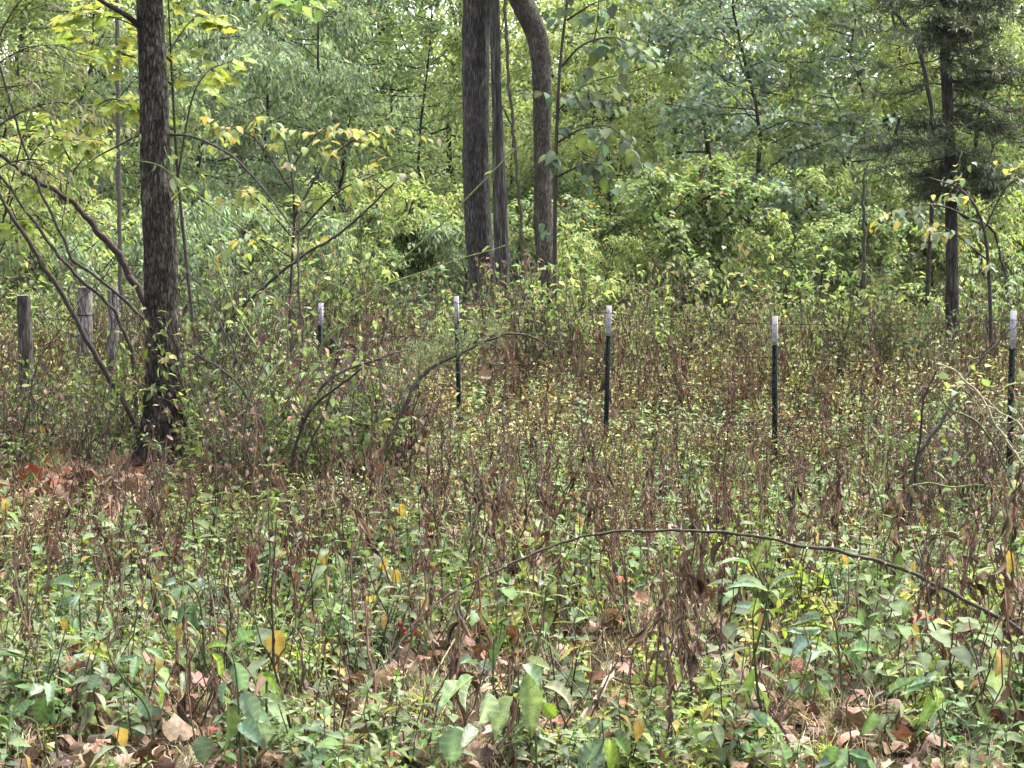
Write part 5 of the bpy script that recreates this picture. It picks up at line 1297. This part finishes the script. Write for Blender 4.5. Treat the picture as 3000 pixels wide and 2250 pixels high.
name_each(rows, "standing")
keep_, CURL = CURL, CURL_MID
ST_LO = [stalk(550 + i, h, nl, L, BROWNS, b) for i, (h, nl, L, b) in enumerate(((.42, 9, .08, 1), (.5, 14, .075, 2), (.36, 7, .08, 0), (.55, 16, .06, 3), (.45, 5, .06, 4), (.62, 4, .06, 3), (.48, 20, .055, 4), (.66, 8, .075, 3)))]
CURL = keep_
out = []
for j, t in enumerate(ST_LO):
    m = 85; x, y = wedge(m, 9.5, 16); keep = rng.random(m) > bare_patch(x, y); x, y = x[keep], y[keep]; m = len(x)
    out.append(scatter(t, np.stack([x, y, ground_z(x, y)], 1), tilt(rng.uniform(0, 6.28, m), np.abs(rng.normal(0, .25, m))), rng.uniform(.45, 1.0, m), 1 + rng.normal(0, .2, (m, 1)) * np.ones(3)))
for v in range(5):
    q = wig((0, 0, 0), (rng.normal(0, .12), rng.normal(0, .12), 1), 5, .05); t = tube(q, np.linspace(.006, .003, 5), 3, (1, 1, 1), False)
    m = 480; x, y = wedge(m, 5.6, 15); h = rng.uniform(.12, .45, m)
    out.append(scatter(t, np.stack([x, y, ground_z(x, y)], 1), tilt(rng.uniform(0, 6.28, m), np.abs(rng.normal(0, .25, m))), np.stack([h * 0 + .6, h * 0 + .6, h], 1), pick(np.vstack([BROWNS * .9, BROWNS * .7, TANS[:2] * .6]), m, .2)))
mk("dry_weeds", join(out), MAT_DRY, kind="stuff", label="thicket of dry brown weed stalks before the fence", cat="dry weeds")
print("herbs+stalks", time.time() - T0)

TALL = [stalk(950 + i, h, nl, L, BROWNS * 1.05, b) for i, (h, nl, L, b) in enumerate(((1.0, 30, .105, 5), (.9, 24, .09, 6), (1.15, 34, .095, 6)))]
TM = [to_mesh("dead_weed", t, MAT_DRY) for t in TALL]; TW = ["tall dead weed thick with hanging leaves", "tall branching dead weed", "tallest crowded dry dead weed"]
PXW = [(1010, "right of the far thin post"), (1250, "left of the straight tree's post"), (1480, "right of the straight tree's post"), (1650, "left of the middle post"), (1900, "right of the middle post"), (2150, "left of the open-weeds post"), (2420, "right of the open-weeds post"), (2650, "in the meadow before the cedar"), (2850, "left of the nearest metal post")]
for k in range(52):
    px = 1010 + 1950 * ((k * .618) % 1.0); Z = 14.2 + 10.0 * ((k * .379) % 1.0); j = k % 3
    wl_ = min(PXW, key=lambda q: abs(q[0] - px))[1]
    R = tilt([k * 1.7], np.array([abs(rng.normal(0, .1))]))[0]; g = GX(px, Z)
    link("dead_weed", TM[j], None, M4(R, g, (.70 + .035 * (Z - 15)) * rng.uniform(.75, 1.25)), label=f"{TW[j]} {wl_}", cat="dead plant", group="tall dead weeds beyond the fence")
# ------------------------------------------------------------------ meadow beyond the fence
CURL_LO = [kite(.30, .5, .3), kite(.24, .6, .5), leaf(.34, 2, 1.0, .6, .9, rib=.8, seed=71)]
KSM = [kite(.5, .2, .2), kite(.4, .1, .3)]
CURL_BK = CURL; CURL = CURL_LO
OLIVE = np.array([(.18, .215, .085), (.235, .26, .10), (.14, .18, .07), (.29, .29, .12), (.21, .245, .13)]) * 1.25
BRM = np.array([(.16, .115, .078), (.22, .16, .105), (.12, .088, .062), (.28, .205, .13), (.18, .115, .078)])
MB = [bushy(600 + i, 1.0, 140, .068, (BRM, OLIVE), mx, KSM, .32, 7) for i, mx in enumerate((.3, .5, .65, .8, .9, .7))]
MY = bushy(620, .6, 120, .07, (BRM, YELS * .85), .8, KSM, .3, 5)
CURL = CURL_BK
out = []
def hmax(y):
    return np.interp(y, [9, 12, 15.5, 17, 20, 24, 29, 33], [.30, .33, .36, .50, .66, .85, 1.02, 1.05])
def meadow(m, z0, z1, sx, hk=1.0):
    x, y = wedge(m, z0, z1, .30); p = np.stack([x * .45, y * .22, x * 0], -1)
    sp = vnoise(p, 21) * .7 + vnoise(p * 2.7, 22) * .3; hn = vnoise(p * 1.6 + 9.1, 23)
    idx = np.clip(((sp - .28) / .44 * 6 + rng.normal(0, .8, m)).astype(int), 0, 5)
    keep = (rng.random(m) > 1.2 * bare_patch(x, y)) & (hn > .04) & clear_mask(x, y)
    for i, t in enumerate(MB):
        k = keep & (idx == i); n_ = k.sum()
        if n_ == 0: continue
        h = hmax(y[k]) * (.25 + 1.35 * hn[k]) * rng.uniform(.75, 1.15, n_) * hk; w_ = sx * rng.uniform(.7, 1.15, n_)
        out.append(scatter(t, np.stack([x[k], y[k], ground_z(x[k], y[k])], 1), tilt(rng.uniform(0, 6.28, n_), np.abs(rng.normal(0, .12, n_))), np.stack([w_, w_, h], 1), np.where((vnoise(p[k] * 1.3 + 4.4, 31) > .5)[:, None], np.array([1.06, 1.12, .86]), np.array([1.08, .97, .88])) * (1 + rng.normal(0, .16, (n_, 1)))))
for i in (0, 4, 8):
    m = 260; x, y = wedge(m, 15, 24); out.append(scatter(HB_LO[i].col((.8, .85, .7)), np.stack([x, y, ground_z(x, y)], 1), rotz(rng.uniform(0, 6.28, m)), rng.uniform(.8, 1.4, m), 1 + rng.normal(0, .16, (m, 1)) * np.ones(3)))
meadow(1250, 14.5, 31.5, .9); meadow(360, 9.5, 15.5, .6)
for i in range(110):     # ragged tall tops
    t = MB[rng.integers(0, 6)]; yy = rng.uniform(21, 31); xx = rng.uniform(-.29, .29) * yy
    out.append(scatter(t, [[xx, yy, float(ground_z(xx, yy))]], rotz([rng.uniform(0, 6)]), [[.8, .8, float(hmax(yy)) * rng.uniform(1.05, 1.75)]], [1 + rng.normal(0, .15) * np.ones(3)]))
m = 12; x = rng.normal(-.6, .9, m); y = rng.uniform(16, 19, m); out.append(scatter(MY, np.stack([x, y, ground_z(x, y)], 1), rotz(rng.uniform(0, 6.28, m)), rng.uniform(.7, 1, m)))
m = 40; x, y = wedge(m, 12, 22, .28); out.append(scatter(MY, np.stack([x, y, ground_z(x, y)], 1), rotz(rng.uniform(0, 6.28, m)), rng.uniform(.5, .8, m)))
mk("meadow_weeds", join(out), MAT_DRY, kind="stuff", label="dense brown and olive weeds filling the clearing beyond the fence", cat="weeds")
# ------------------------------------------------------------------ brush: ragged bushes at the wood's edge, twiggy thicket round the near tree
def brush(seed, H, W, n, L, pal, lt, stems=26, col=(.10, .08, .06), leafy=1.0):
    r = np.random.default_rng(seed); wood = []; O = []; D = []; C = []
    for k in range(stems):
        a = r.uniform(0, 6.28); f = r.uniform(.1, 1); h = H * r.uniform(.55, 1.1)
        q = wig((0, 0, -.05), (math.cos(a) * W * f, math.sin(a) * W * f, h), 8, .06, r)
        wood.append(tube(q, np.linspace(.007, .0018, 8) * (H / 1.2) ** .5, 4, np.array(col) * r.uniform(.6, 1.5), False))
        for j in range(5):
            i = r.integers(2, 7); e = q[i] + nrm(r.normal(0, 1, 3) + np.array([0, 0, .4])) * H * r.uniform(.1, .3); tw = wig(q[i], e, 5, .08, r)
            wood.append(tube(tw, np.linspace(.003, .001, 5), 3, np.array(col) * r.uniform(.6, 1.5), False))
            m = max(1, int(n / stems / 5 * leafy)); x = r.uniform(.2, 1, m) * 3.99; ii = x.astype(int); p = tw[ii] + (tw[ii + 1] - tw[ii]) * (x - ii)[:, None]
            O.append(p + r.normal(0, .012, (m, 3))); D.append(nrm(r.normal(0, 1, (m, 3)) + np.array([0, 0, -.4]))); C.append(pick(pal, m, .2, r))
    O, D, C = map(np.concatenate, (O, D, C)); idx = r.integers(0, len(lt), len(O)); cr = []
    for v in range(len(lt)):
        k = idx == v
        if k.any(): cr.append(scatter(lt[v], O[k], frames(D[k], r.normal(0, .5, k.sum())), L * r.uniform(.5, 1.25, k.sum()), C[k]))
    return join(wood), join(cr)
MIXG = np.vstack([OLIVE, MIDF, BRM[:2]]); BRP = {}
for i in range(4):
    a_, b_ = brush(1500 + i, 1.5, .75, (900, 700, 450, 800)[i], .085, (np.vstack([MIDF, LIMEF]), MIXG, np.vstack([BRM, OLIVE[:1]]), np.vstack([SILV, MIDF]))[i], KSM + KO[:1], 26)
    BRP['edge', i] = (to_mesh("stem", a_, MAT_TWIG), to_mesh("foliage", b_, MAT_FAR))
for i in range(4):
    a_, b_ = brush(1520 + i, 1.0, .55, (420, 620, 200, 760)[i], .062, (GREENS, np.vstack([GREENS, LIMES[:1]]), BROWNS, np.vstack([GREENS, OLIVE]))[i], LEAF_SM, 20, (.085, .065, .052))
    BRP['near', i] = (to_mesh("stem", a_, MAT_TWIG), to_mesh("foliage", b_, MAT_LEAF if i != 2 else MAT_DRY))
BRW = {'edge': ["leafy green", "mixed olive", "brown dry", "silvery green"], 'near': ["sparse green twiggy", "green twiggy", "bare brown twiggy", "leafy olive twiggy"]}
def place_brush(kind, i, px, Z, s, label, grp):
    o = empty("bush", GX(px, Z), label=label, cat="bush", group=grp); o.rotation_euler = (0, 0, random.uniform(0, 6)); o.scale = (s * random.uniform(.85, 1.2), s, s * random.uniform(.85, 1.15))
    for nm, me in zip(("stem", "foliage"), BRP[kind, i]):
        c = link(nm, me, o); c["kind"] = "stuff"
EDGE = [(-60, 1), (60, 3), (170, 0), (290, 1), (400, 3), (560, 1), (650, 3), (740, 0), (820, 3), (900, 1), (990, 0), (1080, 2), (1160, 1), (1240, 3), (1320, 0), (1395, 2), (1470, 1), (1540, 2), (1625, 0), (1700, 1), (1790, 2), (1880, 0), (1960, 1), (2050, 2), (2130, 1), (2220, 2), (2300, 1), (2390, 2), (2470, 0), (2560, 2), (2640, 1), (2730, 3), (2770, 0), (2810, 0), (2890, 1), (2960, 3), (3050, 0)]
EW = ["the leftmost wooden post", "the pale log posts", "the near trunk", "the yellowing dogwood", "the far thin post", "the straight trunk", "the crooked trunk", "the middle of the fence", "the post in the open weeds", "the cedar", "the nearest metal post"]
EX = np.array([80, 285, 470, 760, 960, 1400, 1610, 1950, 2272, 2780, 2990])
cells = {}
for k, (px, i) in enumerate(EDGE):
    j = int(np.abs(EX - px).argmin()); side = "just left of" if px < EX[j] - 25 else "just right of" if px > EX[j] + 25 else "directly behind"
    key = (i, j, side); cells[key] = cells.get(key, 0) + 1; wn = ("", "another ", "a third ")[cells[key] - 1]
    place_brush('edge', i, px + random.uniform(-20, 20), random.uniform(24.5, 30), random.uniform(.75, 1.3), f"{wn}{BRW['edge'][i]} bush beyond the meadow {side} {EW[j]}", "bushes at the far side of the meadow")
NEARB = [(30, 13.6, 2), (140, 14.3, 0), (240, 13.2, 2), (330, 14.0, 1), (575, 13.5, 0), (620, 12.2, 2), (680, 13.4, 3), (740, 12.5, 0), (800, 13.2, 1), (860, 12.2, 2), (920, 13.0, 3), (980, 12.4, 0), (1050, 13.2, 2), (1120, 12.6, 2), (610, 11.9, 1), (720, 11.4, 2), (560, 14.2, 2), (655, 13.8, 2), (745, 13.4, 2), (1035, 13.7, 2), (690, 12.9, 3), (650, 12.7, 1), (770, 11.8, 3), (830, 12.8, 1), (890, 11.7, 1), (1010, 11.9, 3), (1090, 12.0, 1), (1160, 12.1, 2), (70, 14.6, 1), (2700, 12.2, 1), (2740, 11.2, 2), (2860, 11.4, 2)]
for k, (px, Z, i) in enumerate(NEARB):
    wh = "left of the near trunk" if px < 400 else "before the nearest metal post" if px > 2000 else "between near trunk and arching shrub" if px < 840 else "behind the arching shrub"
    sz = ("tall " if Z > 13.3 and px > 500 else "") + ("small", "spreading", "upright", "leaning", "broad", "ragged", "thin")[k % 7]
    place_brush('near', i, px, Z, random.uniform(1.0, 1.35) if Z > 13.3 and px > 500 else random.uniform(.6, 1.0), f"{sz} {BRW['near'][i]} bush {wh}", "twiggy bushes round the near tree")

# ------------------------------------------------------------------ humid air
def haze():
    m, n = new_mat("humid_air"); N = n.nodes.new
    out = N("ShaderNodeOutputMaterial"); pv = N("ShaderNodeVolumePrincipled")
    pv.inputs["Color"].default_value = (.93, .96, 1.0, 1); pv.inputs["Density"].default_value = HAZE; pv.inputs["Anisotropy"].default_value = .2
    n.links.new(pv.outputs[0], out.inputs["Volume"])
    x0, x1, y0, y1, z0, z1 = -204, 204, -64, 204, -1.5, 42
    V = [(x, y, z) for z in (z0, z1) for y in (y0, y1) for x in (x0, x1)]
    mk("haze", T(V, [(0, 2, 3), (0, 3, 1), (4, 5, 7), (4, 7, 6), (0, 1, 5), (0, 5, 4), (2, 6, 7), (2, 7, 3), (0, 4, 6), (0, 6, 2), (1, 3, 7), (1, 7, 5)]), m, kind="stuff", label="thin humid haze softening the far trees", cat="haze")
HAZE = .00008
if HAZE: haze()
# alike neighbours that still share a label are told apart by their order across the picture
same = {}
for o in bpy.data.objects:
    if o.parent is None and "label" in o: same.setdefault(o["label"], []).append(o)
for lab, v in same.items():
    if 1 < len(v) <= 4 and len(lab.split()) <= 14:
        v.sort(key=lambda o: o.location.x / max(o.location.y, 1))
        for i, o in enumerate(v):
            o["label"] = lab + (", farther left" if i == 0 else ", farther right" if i == len(v) - 1 else ", in between" if len(v) == 3 else (", second leftmost", ", third leftmost")[i - 1])
nt_ = sum(len(o.data.polygons) for o in bpy.data.objects if o.type == 'MESH'); nu = sum(len(m.polygons) for m in bpy.data.meshes)
print("done", time.time() - T0, "objects", len(bpy.data.objects), "tris unique", nu, "with copies", nt_)
